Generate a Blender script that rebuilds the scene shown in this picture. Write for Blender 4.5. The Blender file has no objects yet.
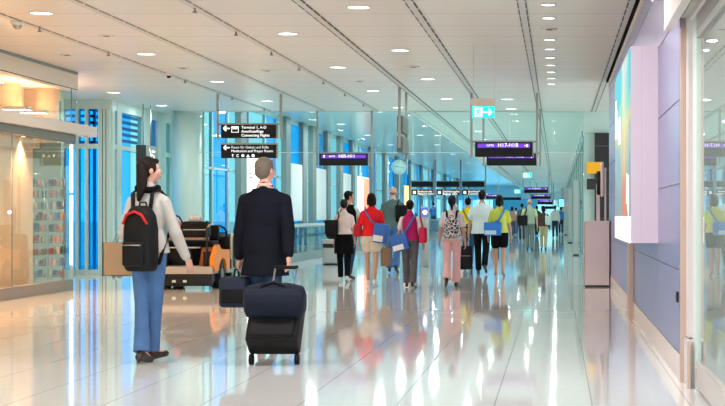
import bpy, bmesh, math, random
from mathutils import Vector, Matrix, Euler
random.seed(7)
PI = math.pi
R = math.radians
SC = bpy.context.scene
COL = SC.collection
F = 1500.0          # focal length in px of the 725 px wide frame
EYE = 1.25
VX, VY = 557.0, 214.0

def zf(y):            # distance of a floor point seen at row y
    return EYE * F / (y - VY)
def wx(x, d):
    return (x - VX) * d / F
def wz(y, d):
    return EYE + (VY - y) * d / F

# ------------------------------------------------------------------ materials
MATS = {}
def mat(name, col=(.8, .8, .8), rough=.5, metal=0., spec=.5, bump=0., bscale=40., var=0., vscale=6., emit=None, estr=0., coat=0., ior=1.5, stretch=(1, 1, 1)):
    m = bpy.data.materials.new(name); m.use_nodes = True
    nt = m.node_tree; N = nt.nodes; L = nt.links
    b = N['Principled BSDF']
    b.inputs['Base Color'].default_value = (*col, 1)
    b.inputs['Roughness'].default_value = rough
    b.inputs['Metallic'].default_value = metal
    b.inputs['Specular IOR Level'].default_value = spec
    b.inputs['IOR'].default_value = ior
    b.inputs['Coat Weight'].default_value = coat
    tc = N.new('ShaderNodeTexCoord'); mp = N.new('ShaderNodeMapping')
    mp.inputs['Scale'].default_value = stretch
    L.new(tc.outputs['Object'], mp.inputs[0])
    if var > 0:
        n = N.new('ShaderNodeTexNoise'); n.inputs['Scale'].default_value = vscale; n.inputs['Detail'].default_value = 3
        L.new(mp.outputs[0], n.inputs[0])
        mx = N.new('ShaderNodeMix'); mx.data_type = 'RGBA'
        mx.inputs[6].default_value = (*[c * (1 - var) for c in col], 1)
        mx.inputs[7].default_value = (*[min(1, c * (1 + var)) for c in col], 1)
        L.new(n.outputs[0], mx.inputs[0]); L.new(mx.outputs[2], b.inputs['Base Color'])
    if bump > 0:
        n2 = N.new('ShaderNodeTexNoise'); n2.inputs['Scale'].default_value = bscale; n2.inputs['Detail'].default_value = 2
        L.new(mp.outputs[0], n2.inputs[0])
        bp = N.new('ShaderNodeBump'); bp.inputs['Strength'].default_value = bump; bp.inputs['Distance'].default_value = .01
        L.new(n2.outputs[0], bp.inputs['Height']); L.new(bp.outputs[0], b.inputs['Normal'])
    if emit:
        b.inputs['Emission Color'].default_value = (*emit, 1); b.inputs['Emission Strength'].default_value = estr
    MATS[name] = m
    return m

def fabric(name, col, var=.12):
    return mat(name, col, rough=.9, spec=.08, bump=.35, bscale=28, var=var, vscale=9)

def glass_mat(name, tint, refl=1.0, rough=.0):
    m = bpy.data.materials.new(name); m.use_nodes = True
    nt = m.node_tree; N = nt.nodes; L = nt.links
    N.remove(N['Principled BSDF'])
    tr = N.new('ShaderNodeBsdfTransparent'); tr.inputs[0].default_value = (*tint, 1)
    gl = N.new('ShaderNodeBsdfGlossy'); gl.inputs[0].default_value = (refl, refl, refl, 1); gl.inputs['Roughness'].default_value = rough
    fr = N.new('ShaderNodeFresnel'); fr.inputs[0].default_value = 1.5
    mx = N.new('ShaderNodeMixShader')
    ge = N.new('ShaderNodeNewGeometry'); fm = N.new('ShaderNodeMath'); fm.operation = 'SUBTRACT'; fm.inputs[0].default_value = 1; L.new(ge.outputs['Backfacing'], fm.inputs[1])
    f2 = N.new('ShaderNodeMath'); f2.operation = 'MULTIPLY'; L.new(fr.outputs[0], f2.inputs[0]); L.new(fm.outputs[0], f2.inputs[1])
    L.new(f2.outputs[0], mx.inputs[0]); L.new(tr.outputs[0], mx.inputs[1]); L.new(gl.outputs[0], mx.inputs[2])
    L.new(mx.outputs[0], N['Material Output'].inputs[0])
    return m

def grid_mat(name, col, seam, px, py, ox, oy, wx_, wy_, rough, metal=0., spec=.5, darkx=.8, darky=.8, coat=0., ior=1.5, var=.02):
    """Flat panels laid on X/Y with thin dark joints."""
    m = mat(name, col, rough=rough, metal=metal, spec=spec, coat=coat, ior=ior)
    nt = m.node_tree; N = nt.nodes; L = nt.links; b = N['Principled BSDF']
    tc = N.new('ShaderNodeTexCoord'); sp = N.new('ShaderNodeSeparateXYZ'); L.new(tc.outputs['Object'], sp.inputs[0])
    def joint(sock, period, off, w):
        a = N.new('ShaderNodeMath'); a.operation = 'SUBTRACT'; L.new(sock, a.inputs[0]); a.inputs[1].default_value = off
        p = N.new('ShaderNodeMath'); p.operation = 'PINGPONG'; L.new(a.outputs[0], p.inputs[0]); p.inputs[1].default_value = period / 2
        c = N.new('ShaderNodeMath'); c.operation = 'LESS_THAN'; L.new(p.outputs[0], c.inputs[0]); c.inputs[1].default_value = w / 2
        return c.outputs[0]
    jx = joint(sp.outputs[0], px, ox, wx_); jy = joint(sp.outputs[1], py, oy, wy_)
    def scale(sock, k):
        a = N.new('ShaderNodeMath'); a.operation = 'MULTIPLY'; L.new(sock, a.inputs[0]); a.inputs[1].default_value = k; return a.outputs[0]
    mxm = N.new('ShaderNodeMath'); mxm.operation = 'MAXIMUM'
    L.new(scale(jx, darkx), mxm.inputs[0]); L.new(scale(jy, darky), mxm.inputs[1])
    ns = N.new('ShaderNodeTexNoise'); ns.inputs['Scale'].default_value = .7; L.new(tc.outputs['Object'], ns.inputs[0])
    m1 = N.new('ShaderNodeMix'); m1.data_type = 'RGBA'
    m1.inputs[6].default_value = (*[c * (1 - var) for c in col], 1); m1.inputs[7].default_value = (*[min(1, c * (1 + var)) for c in col], 1)
    L.new(ns.outputs[0], m1.inputs[0])
    m2 = N.new('ShaderNodeMix'); m2.data_type = 'RGBA'
    L.new(mxm.outputs[0], m2.inputs[0]); L.new(m1.outputs[2], m2.inputs[6]); m2.inputs[7].default_value = (*seam, 1)
    L.new(m2.outputs[2], b.inputs['Base Color'])
    return m

# ------------------------------------------------------------------ mesh builder
class MB:
    def __init__(s): s.bm = bmesh.new()
    def _add(s, verts, faces, mi=0, M=None, smooth=False):
        vs = [s.bm.verts.new((M @ Vector(v)) if M else v) for v in verts]
        for f in faces:
            try:
                fc = s.bm.faces.new([vs[i] for i in f]); fc.material_index = mi; fc.smooth = smooth
            except ValueError: pass
        return vs
    def box(s, x0, x1, y0, y1, z0, z1, mi=0, M=None, bev=0.):
        if bev > 0:
            t = bmesh.new(); bmesh.ops.create_cube(t, size=1)
            for v in t.verts:
                v.co = Vector(((x0 + x1) / 2 + v.co.x * (x1 - x0), (y0 + y1) / 2 + v.co.y * (y1 - y0), (z0 + z1) / 2 + v.co.z * (z1 - z0)))
            bmesh.ops.bevel(t, geom=t.edges[:], offset=bev, segments=3, profile=.5, affect='EDGES')
            t.verts.index_update()
            s._add([v.co.copy() for v in t.verts], [[v.index for v in f.verts] for f in t.faces], mi, M, True)
            t.free(); return s
        v = [(x0, y0, z0), (x1, y0, z0), (x1, y1, z0), (x0, y1, z0), (x0, y0, z1), (x1, y0, z1), (x1, y1, z1), (x0, y1, z1)]
        s._add(v, [(0, 3, 2, 1), (4, 5, 6, 7), (0, 1, 5, 4), (1, 2, 6, 5), (2, 3, 7, 6), (3, 0, 4, 7)], mi, M); return s
    def prism(s, pts, axis, a, b, mi=0, M=None):
        """extrude a polygon of 2D pts along axis ('x','y','z') from a to b"""
        def P(p, t): return {'x': (t, p[0], p[1]), 'y': (p[0], t, p[1]), 'z': (p[0], p[1], t)}[axis]
        n = len(pts); v = [P(p, a) for p in pts] + [P(p, b) for p in pts]
        f = [tuple(range(n)), tuple(range(2 * n - 1, n - 1, -1))] + [(i, i + n, (i + 1) % n + n, (i + 1) % n) for i in range(n)]
        s._add(v, f, mi, M); return s
    def rings(s, rings, mi=0, M=None, smooth=True, cap=True):
        n = len(rings[0]); v = [p for r in rings for p in r]; f = []
        for k in range(len(rings) - 1):
            for i in range(n):
                j = (i + 1) % n; f.append((k * n + i, k * n + j, (k + 1) * n + j, (k + 1) * n + i))
        if cap: f.append(tuple(range(n - 1, -1, -1))); f.append(tuple((len(rings) - 1) * n + i for i in range(n)))
        s._add(v, f, mi, M, smooth); return s
    def loft(s, secs, n=20, mi=0, M=None):
        """secs: (z, rx, ry, cx, cy) horizontal ellipses"""
        rs = []
        for q in secs:
            z, rx, ry = q[:3]; cx = q[3] if len(q) > 3 else 0; cy = q[4] if len(q) > 4 else 0
            rs.append([(cx + rx * math.cos(2 * PI * i / n), cy + ry * math.sin(2 * PI * i / n), z) for i in range(n)])
        return s.rings(rs, mi, M)
    def cyl(s, p0, p1, r0, r1=None, n=16, mi=0, M=None, smooth=True):
        r1 = r0 if r1 is None else r1
        p0 = Vector(p0); p1 = Vector(p1); d = (p1 - p0).normalized()
        a = d.orthogonal().normalized(); b = d.cross(a)
        rs = [[p + r * (a * math.cos(2 * PI * i / n) + b * math.sin(2 * PI * i / n)) for i in range(n)] for p, r in ((p0, r0), (p1, r1))]
        return s.rings(rs, mi, M, smooth)
    def sph(s, c, r, n=14, mi=0, M=None, rot=None):
        c = Vector(c); r = Vector(r) if hasattr(r, '__len__') else Vector((r, r, r))
        rs = []
        m = n // 2 + 1
        for k in range(1, m):
            t = PI * k / m
            rr = []
            for i in range(n):
                p = Vector((math.sin(t) * math.cos(2 * PI * i / n) * r.x, math.sin(t) * math.sin(2 * PI * i / n) * r.y, -math.cos(t) * r.z))
                if rot: p = rot @ p
                rr.append(c + p)
            rs.append(rr)
        bot = Vector((0, 0, -r.z)); top = Vector((0, 0, r.z))
        if rot: bot = rot @ bot; top = rot @ top
        v = [p for q in rs for p in q] + [c + bot, c + top]; f = []
        for k in range(len(rs) - 1):
            for i in range(n):
                j = (i + 1) % n; f.append((k * n + i, k * n + j, (k + 1) * n + j, (k + 1) * n + i))
        B = len(v) - 2; T = len(v) - 1; K = (len(rs) - 1) * n
        for i in range(n):
            j = (i + 1) % n; f.append((B, j, i)); f.append((T, K + i, K + j))
        s._add(v, f, mi, M, True); return s
    def cap(s, p0, p1, r0, r1=None, n=12, mi=0, M=None):
        r1 = r0 if r1 is None else r1
        s.cyl(p0, p1, r0, r1, n, mi, M); s.sph(p0, r0, n, mi, M); s.sph(p1, r1, n, mi, M); return s
    def chain(s, pts, rad, n=10, mi=0, M=None):
        for i in range(len(pts) - 1):
            a = rad[i] if hasattr(rad, '__len__') else rad; b = rad[i + 1] if hasattr(rad, '__len__') else rad
            s.cap(pts[i], pts[i + 1], a, b, n, mi, M)
        return s
    def tube(s, pts, r, n=8, mi=0, M=None, flat=1.0, up=None):
        """one swept tube; flat<1 squashes it along the frame's second axis (straps)"""
        pts = [Vector(p) for p in pts]; rs = []; prev = None
        for i, p in enumerate(pts):
            d = (pts[min(i + 1, len(pts) - 1)] - pts[max(i - 1, 0)]).normalized()
            if prev is None:
                a = (Vector(up).cross(d).normalized() if up else d.orthogonal().normalized())
            else:
                a = (prev - d * prev.dot(d)).normalized()
            prev = a; b = d.cross(a)
            rr = r[i] if hasattr(r, '__len__') else r
            rs.append([p + rr * (a * math.cos(2 * PI * k / n) + b * flat * math.sin(2 * PI * k / n)) for k in range(n)])
        return s.rings(rs, mi, M)
    def build(s, name, mats, parent=None, loc=(0, 0, 0), rot=None):
        me = bpy.data.meshes.new(name)
        bmesh.ops.recalc_face_normals(s.bm, faces=s.bm.faces[:])
        s.bm.to_mesh(me); s.bm.free()
        for m in (mats if isinstance(mats, (list, tuple)) else [mats]): me.materials.append(m)
        o = bpy.data.objects.new(name, me); COL.objects.link(o); o.location = loc
        if rot: o.rotation_euler = rot
        if parent: o.parent = parent
        return o
    def blob(s, name, m, parent=None, voxel=.012, smooth=6, loc=(0, 0, 0)):
        """union of all the added pieces as one continuous smooth surface"""
        o = s.build(name, m, None)
        r = o.modifiers.new('r', 'REMESH'); r.mode = 'VOXEL'; r.voxel_size = voxel; r.use_smooth_shade = True
        if smooth:
            k = o.modifiers.new('s', 'SMOOTH'); k.iterations = smooth; k.factor = .5
        dg = bpy.context.evaluated_depsgraph_get(); dg.update()
        me = bpy.data.meshes.new_from_object(o.evaluated_get(dg))
        o.modifiers.clear(); old = o.data; o.data = me; bpy.data.meshes.remove(old)
        me.name = name
        for p in me.polygons: p.use_smooth = True
        o.location = loc
        if parent: o.parent = parent
        return o

def tag(o, label, cat, group=None, kind=None):
    o['label'] = label; o['category'] = cat
    if group: o['group'] = group
    if kind: o['kind'] = kind
    return o
def empty(name, loc, rz=0., label=None, cat=None, group=None, sc=1.):
    o = bpy.data.objects.new(name, None); COL.objects.link(o); o.location = loc; o.rotation_euler = (0, 0, rz); o.scale = (sc, sc, sc)
    o.empty_display_size = .1
    if label: tag(o, label, cat, group)
    return o
def struct(o):
    o['kind'] = 'structure'; return o
def text(name, body, size, m, parent, loc, align='LEFT', rz=0., mirror=False, bold=.0):
    c = bpy.data.curves.new(name, 'FONT'); c.body = body; c.size = size; c.extrude = .0015; c.align_x = align; c.offset = bold
    c.materials.append(m)
    t = bpy.data.objects.new(name, c); COL.objects.link(t)
    dg = bpy.context.evaluated_depsgraph_get(); dg.update()
    me = bpy.data.meshes.new_from_object(t.evaluated_get(dg)); bpy.data.objects.remove(t); bpy.data.curves.remove(c)
    o = bpy.data.objects.new(name, me); COL.objects.link(o); o.parent = parent; o.location = loc
    o.rotation_euler = (PI / 2, 0, rz)
    return o

# ------------------------------------------------------------------ palette
M_white = mat('white_paint', (.78, .77, .74), .45)
M_frame = mat('window_frame_paint', (.60, .74, .70), .4)
M_framew = mat('white_frame', (.66, .62, .62), .45)
M_beige = mat('beige_housing', (.72, .66, .58), .5)
M_metal = mat('brushed_steel', (.42, .43, .42), .35, .8, bump=.05, bscale=300, stretch=(1, 1, .05))
M_pillar = mat('grey_metal_pillar', (.20, .25, .24), .45, .2)
M_dark = mat('dark_plastic', (.010, .011, .012), .4, spec=.3)
M_black = mat('black_gloss', (.006, .006, .007), .25)
M_sign = mat('sign_face', (.008, .009, .010), .5, spec=.25)
M_signf = mat('sign_frame', (.33, .34, .31), .45, .6)
M_text = mat('lit_lettering', (.9, .9, .9), .5, emit=(1, 1, 1), estr=.75)
M_textd = mat('lit_lettering_soft', (.8, .9, .9), .5, emit=(.85, 1, 1), estr=.5)
M_purple = mat('purple_led', (.10, .03, .35), .4, emit=(.20, .05, .72), estr=.6)
M_green = mat('exit_green', (.0, .5, .4), .4, emit=(.0, .82, .66), estr=1.0)
M_lamp = mat('lamp_diffuser', (.9, .95, 1), .5, emit=(.9, .97, 1), estr=4.)
M_tube = mat('fluorescent_tube', (.95, 1, 1), .5, emit=(.9, .98, 1), estr=2.6)
M_copper = mat('copper_post', (.58, .43, .35), .4, .3)
M_rubber = mat('black_rubber', (.008, .008, .008), .6, spec=.2)
M_peach = mat('peach_wall', (.95, .66, .44), .55)
M_orange = mat('orange_paint', (.95, .27, .0), .4, coat=.1)
M_skin = mat('skin', (.62, .36, .25), .5, var=.05)
M_skin2 = mat('skin_tan', (.55, .30, .19), .5, var=.05)
M_skinp = mat('skin_pink', (.70, .38, .28), .5, var=.05)
M_hair = mat('black_hair', (.006, .005, .0045), .55, spec=.15, bump=.4, bscale=60, stretch=(1, 1, .15))
M_hairb = mat('brown_hair', (.011, .006, .005), .55, spec=.15, bump=.4, bscale=60, stretch=(1, 1, .15))
M_hairg = mat('grey_brown_hair', (.16, .12, .09), .55, bump=.4, bscale=60)
M_eye = mat('eye_white', (.8, .8, .8), .2)
M_iris = mat('iris', (.02, .015, .01), .2)
M_lip = mat('lips', (.45, .14, .12), .5)
M_shoe = mat('dark_shoe', (.03, .018, .014), .4)
M_shoew = mat('white_sneaker', (.7, .68, .66), .6)
M_jean = fabric('blue_denim', (.075, .16, .33), .25)
M_jeand = fabric('dark_denim', (.03, .06, .12), .2)
M_blackf = fabric('black_fabric', (.006, .006, .007))
M_blackn = mat('black_nylon', (.006, .006, .007), .6, spec=.2, bump=.2, bscale=20)
M_paper = mat('kraft_paper', (.36, .23, .12), .8, bump=.2, bscale=10, var=.1)
M_glass_blue = glass_mat('blue_window_glass', (.03, .56, .84), .7)
M_glass_cyan = glass_mat('cyan_window_glass', (.42, .72, .75), .7)
M_glass_clear = glass_mat('clear_glass', (.97, .98, .97), .9)
M_glass_shop = glass_mat('shop_glass', (.93, .96, .94), .9)
M_glass_smoke = glass_mat('smoke_curtain_glass', (.90, .985, .975), .5)
M_glass_rail = glass_mat('balustrade_glass', (.60, .90, .92), .8)

# ------------------------------------------------------------------ floor, ceilings
M_floor = grid_mat('polished_floor', (.74, .755, .735), (.40, .42, .41), .64, 1.14, -.41, 7.6, .010, .016, .05, spec=.5, darkx=.8, darky=.22, ior=1.5)
fl = struct(MB().box(-14, 6, -1.5, 31.05, -.2, 0).box(-9.3, 6, 31.05, 36.1, -.2, 0).box(-8.55, 6, 36.1, 165, -.2, 0).build('floor', M_floor))
M_ceil = grid_mat('ceiling_panels', (.84, .785, .725), (.45, .44, .42), 1.24, 1.14, -.39, 17.67, .001, .03, .32, spec=.6, darkx=0, darky=.75)
CE = 3.61
c1 = struct(MB().box(-14, 6, -1.5, 31.05, CE, CE + .25).box(-9.35, 6, 31.05, 34.3, CE, CE + .25).box(-9.35, -8.5, 34.3, 36.1, CE, CE + .25).build('ceiling_low', M_ceil))
c2 = struct(MB().box(-3.3, 6, 34.3, 165, CE, CE + .25).build('ceiling_corridor', M_ceil))
c3 = struct(MB().box(-8.55, -3.3, 34.3, 165, 4.25, 4.5).build('ceiling_high', grid_mat('high_ceiling_panels', (.74, .84, .82), (.4, .5, .5), 1.2, 1.14, 0, 17.67, .001, .03, .22, spec=.8, darkx=0, darky=.5)))
struct(MB().box(-3.36, -3.28, 34.3, 165, CE - .05, 4.25).box(-8.55, -3.3, 34.26, 34.34, CE - .02, 4.25).build('trim_1', M_white))

# tracks in the ceiling
M_track = mat('track_strip', (.66, .65, .63), .4)
M_slot = mat('track_slot', (.10, .10, .09), .6)
M_track2 = mat('track_slot_pale', (.40, .37, .33), .6)
tracks = [-6.58, -5.34, -4.13, -2.86, -1.64, -.395, .84]
for i, tx in enumerate(tracks):
    w = .045
    y1 = 34.2 if tx < -3.3 else 150
    root = empty('ceiling_track', (tx, 0, CE)); struct(root)
    root['label'] = 'pale slotted track line running along the ceiling'
    MB().box(-w, w, 8, y1, -.012, .02).build('track_strip', M_track, root)
    mb = MB()
    y = 8.
    dash = .42
    while y < min(y1, 90):
        for sx in (-1, 1):
            if i < 3 and sx < 0: continue
            mb.box(sx * w - .008, sx * w + .008, y, y + dash, -.014, .02)
        y += dash + (.16 if i >= 4 else .1)
    mb.build('track_slot', M_slot if i >= 3 else M_track2, root)

# ------------------------------------------------------------------ lamps
def area(parent, loc, size, power, col=(1, 1, 1)):
    l = bpy.data.lights.new('downlight_lamp', 'AREA'); l.shape = 'DISK'; l.size = size; l.energy = power; l.color = col
    o = bpy.data.objects.new('bulb', l); COL.objects.link(o); o.location = loc; o.parent = parent
    return o
ring_cache = {}
def downlight(x, y, z=CE, r=.125, power=16, col=(1, 1, 1), label='', group='round ceiling downlights'):
    root = empty('ceiling_downlight', (x, y, z), 0, label, 'ceiling light', group)
    key = round(r, 3)
    if key not in ring_cache:
        a = MB(); rs = []
        for rr, zz in ((r, 0.0), (r + .02, 0.0), (r + .02, -.012), (r, -.006)):
            rs.append([(rr * math.cos(2 * PI * i / 28), rr * math.sin(2 * PI * i / 28), zz) for i in range(28)])
        rs.append(rs[0]); a.rings(rs, cap=False)
        o1 = a.build('rim', M_white, root)
        o2 = MB().cyl((0, 0, -.004), (0, 0, .0), r, r, 28).build('diffuser', M_lamp, root)
        ring_cache[key] = (o1.data, o2.data)
    else:
        for n, d in zip(('rim', 'diffuser'), ring_cache[key]):
            o = bpy.data.objects.new(n, d); COL.objects.link(o); o.parent = root
    if power: area(root, (0, 0, -.02), r * 1.9, power, col)
    return root
rowname = {-6.05: 'row above the cart', -3.52: 'row left of the blade sign', -2.26: 'row right of the blade sign', -8.6: 'row by the far left windows', -1.03: 'row left of the gate sign'}
def ordn(i): return ['nearest', 'second', 'third', 'fourth', 'fifth', 'sixth', 'seventh', 'eighth', 'ninth', 'tenth', 'eleventh', 'twelfth'][i]
WARM = (1, .70, .46); COOL = (.96, .97, 1); PINK = (1, .84, .87); TEAL = (.80, 1, .97)
for X, ys, cc in ((-6.05, (17.6, 22.1, 26.7, 31.3), WARM), (-3.52, (19.6, 24.1, 28.7, 33.2), COOL), (-2.26, (17.1, 21.6, 26.2, 30.7), COOL), (-8.6, (29.1, 32.6), COOL), (-1.03, (30.8, 33.6), COOL)):
    for i, Y in enumerate(ys):
        downlight(X, Y, r=.122, power=16 if X < -2 else 7, col=cc if Y < 24 else TEAL, label='round white downlight, %s in the %s' % (ordn(i), rowname[X]))
k = 0
for Y in (16.9, 18.05, 20.3, 21.45, 22.6, 23.75, 24.9, 26.05, 27.2):
    downlight(-.10, Y, r=.075, power=3.5, col=PINK, label='small round downlight, %s of the row above the right aisle' % ordn(k)); k += 1
# lamps behind and beside the camera: the hall goes on
for X in (-8.6, -6.05, -3.52, -1.03, .3):
    for Y in (1, 6, 11.5):
        o = downlight(X, Y, r=.14, power=40, col=WARM if X < -5 else (PINK if X > -1 else COOL), label='round white downlight in the ceiling over the near part of the hall', group='downlights over the near hall')
# far hall
n = 0
for X in (-7.2, -5.2, -4.1):
    for j, Y in enumerate((38, 44, 50, 57, 65, 75, 88, 105)):
        lab = 'teal-white downlight, %s along the %s line of the high ceiling' % (ordn(j), {-7.2: 'window side', -5.2: 'middle', -4.1: 'inner'}[X])
        downlight(X, Y, 4.25, r=.14, power=60 if X == -7.2 else 34, col=TEAL if X != -7.2 else (1, 1, 1), label=lab, group='downlights in the high ceiling')
for X in (-2.26, -1.03, -.1):
    for j, Y in enumerate((38, 44, 51, 60, 72, 88, 108, 132)):
        lab = 'small downlight beyond the glass curtain, %s along the %s line' % (ordn(j), {-2.26: 'left', -1.03: 'middle', -.1: 'right'}[X])
        downlight(X, Y, CE, r=.075, power=8, col=(.92, 1, .98), label=lab, group='downlights beyond the glass curtain')
# unlit ceiling discs, sprinklers, camera dome
def ceil_disc(x, y, label):
    r = empty('ceiling_speaker', (x, y, CE), 0, label, 'speaker', 'flat grilles in the ceiling')
    MB().cyl((0, 0, -.012), (0, 0, 0), .10, .11, 24).build('rim', M_white, r)
    MB().cyl((0, 0, -.016), (0, 0, -.008), .045, .045, 20).build('grille', M_slot, r)
for x, y, l in ((-5.95, 19.8, 'grey speaker disc near the orange shop, closest to it'), (-7.25, 22.2, 'faint speaker disc between shop fascia and track line'), (-6.03, 24.2, 'speaker disc between two downlights above the cart'), (-4.75, 24.6, 'speaker disc over the terminal sign'), (-3.5, 26.6, 'speaker disc between downlights left of the blade sign'), (-2.3, 24.0, 'speaker disc in front of the exit sign'), (-.1, 19.1, 'dark detector disc inside the right downlight row')):
    ceil_disc(x, y, l)
def sprinkler(x, y, label):
    r = empty('ceiling_sprinkler', (x, y, CE), 0, label, 'sprinkler', 'small sprinkler heads along the ceiling tracks')
    MB().cyl((0, 0, -.05), (0, 0, 0), .012, .012, 8).build('stem', M_signf, r)
    MB().cyl((0, 0, -.065), (0, 0, -.05), .03, .02, 12).build('deflector', M_signf, r)
i = 0
for X, ys, nm in ((-6.52, (18.9, 21.8, 26.3, 30.1, 33.4), 'shop-side'), (-4.13, (17.1, 19.3, 21.7, 24.0, 26.5, 29.2, 32.0), 'middle')):
    for j, Y in enumerate(ys): sprinkler(X, Y, 'tiny sprinkler head, %s along the %s track line' % (ordn(j), nm))
d = empty('security_camera', (-6.60, 18.35, CE), 0, 'white dome camera on the ceiling above the orange shop', 'camera')
MB().cyl((0, 0, -.05), (0, 0, 0), .07, .085, 24).build('housing', M_white, d)
MB().sph((0, 0, -.05), .055, 18).build('dome', M_metal, d)
d = empty('security_camera', (-6.52, 25.2, CE), 0, 'small dome camera on the ceiling track above the cart', 'camera')
MB().cyl((0, 0, -.04), (0, 0, 0), .05, .06, 24).build('housing', M_white, d)
MB().sph((0, 0, -.04), .04, 18).build('dome', M_dark, d)

# ------------------------------------------------------------------ right wall
M_panel = mat('lavender_metal_panel', (.36, .36, .60), .28, .55, bump=.03, bscale=3, var=.05, vscale=1.2)
M_joint = mat('panel_joint', (.50, .42, .42), .4, .3)
WR = .92
root = empty('wall_right', (0, 0, 0)); struct(root)
mb = MB(); y0, y1 = 11.25, 26.5
zs = [.20, .83, 1.476, 2.11, 2.75, 3.30, CE]
MB().box(WR + .012, WR + .3, y0, y1, 0, CE).build('panel_backing', M_joint, root)
for yy in range(6):
    a = y0 + (y1 - y0) * yy / 6; b = y0 + (y1 - y0) * (yy + 1) / 6
    for q in range(6):
        mb.box(WR, WR + .03, a + .003, b - .003, zs[q] + .006, zs[q + 1] - .006)
mb.build('metal_panels', M_panel, root)
bb = struct(MB().box(WR - .005, WR + .02, 11.2, 26.5, 0, .195).build('baseboard_right', mat('pale_baseboard', (.78, .68, .64), .3)))
struct(MB().box(WR - .055, WR - .0, 11.2, 26.4, CE - .045, CE + .0).build('dark_gap_strip', mat('matt_black', (.004, .004, .004), .95, spec=.05)))  # black strip paints the shade of the gap below the ceiling
struct(MB().box(WR - .02, WR + .0, 11.2, 26.6, CE - .12, CE - .035).build('trim_3', M_white))
# copper post at the near end and behind the light box
struct(MB().box(.918, .955, 11.12, 11.2, 0, 2.63).box(.915, .955, 11.1, 11.12, 0, 2.63).build('trim_4', M_copper))
p = tag(MB().box(.86, .915, 17.9, 18.4, 0, 1.25).build('copper_post', M_copper), 'narrow copper coloured post below the lit billboard against the panelled wall', 'post')

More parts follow.
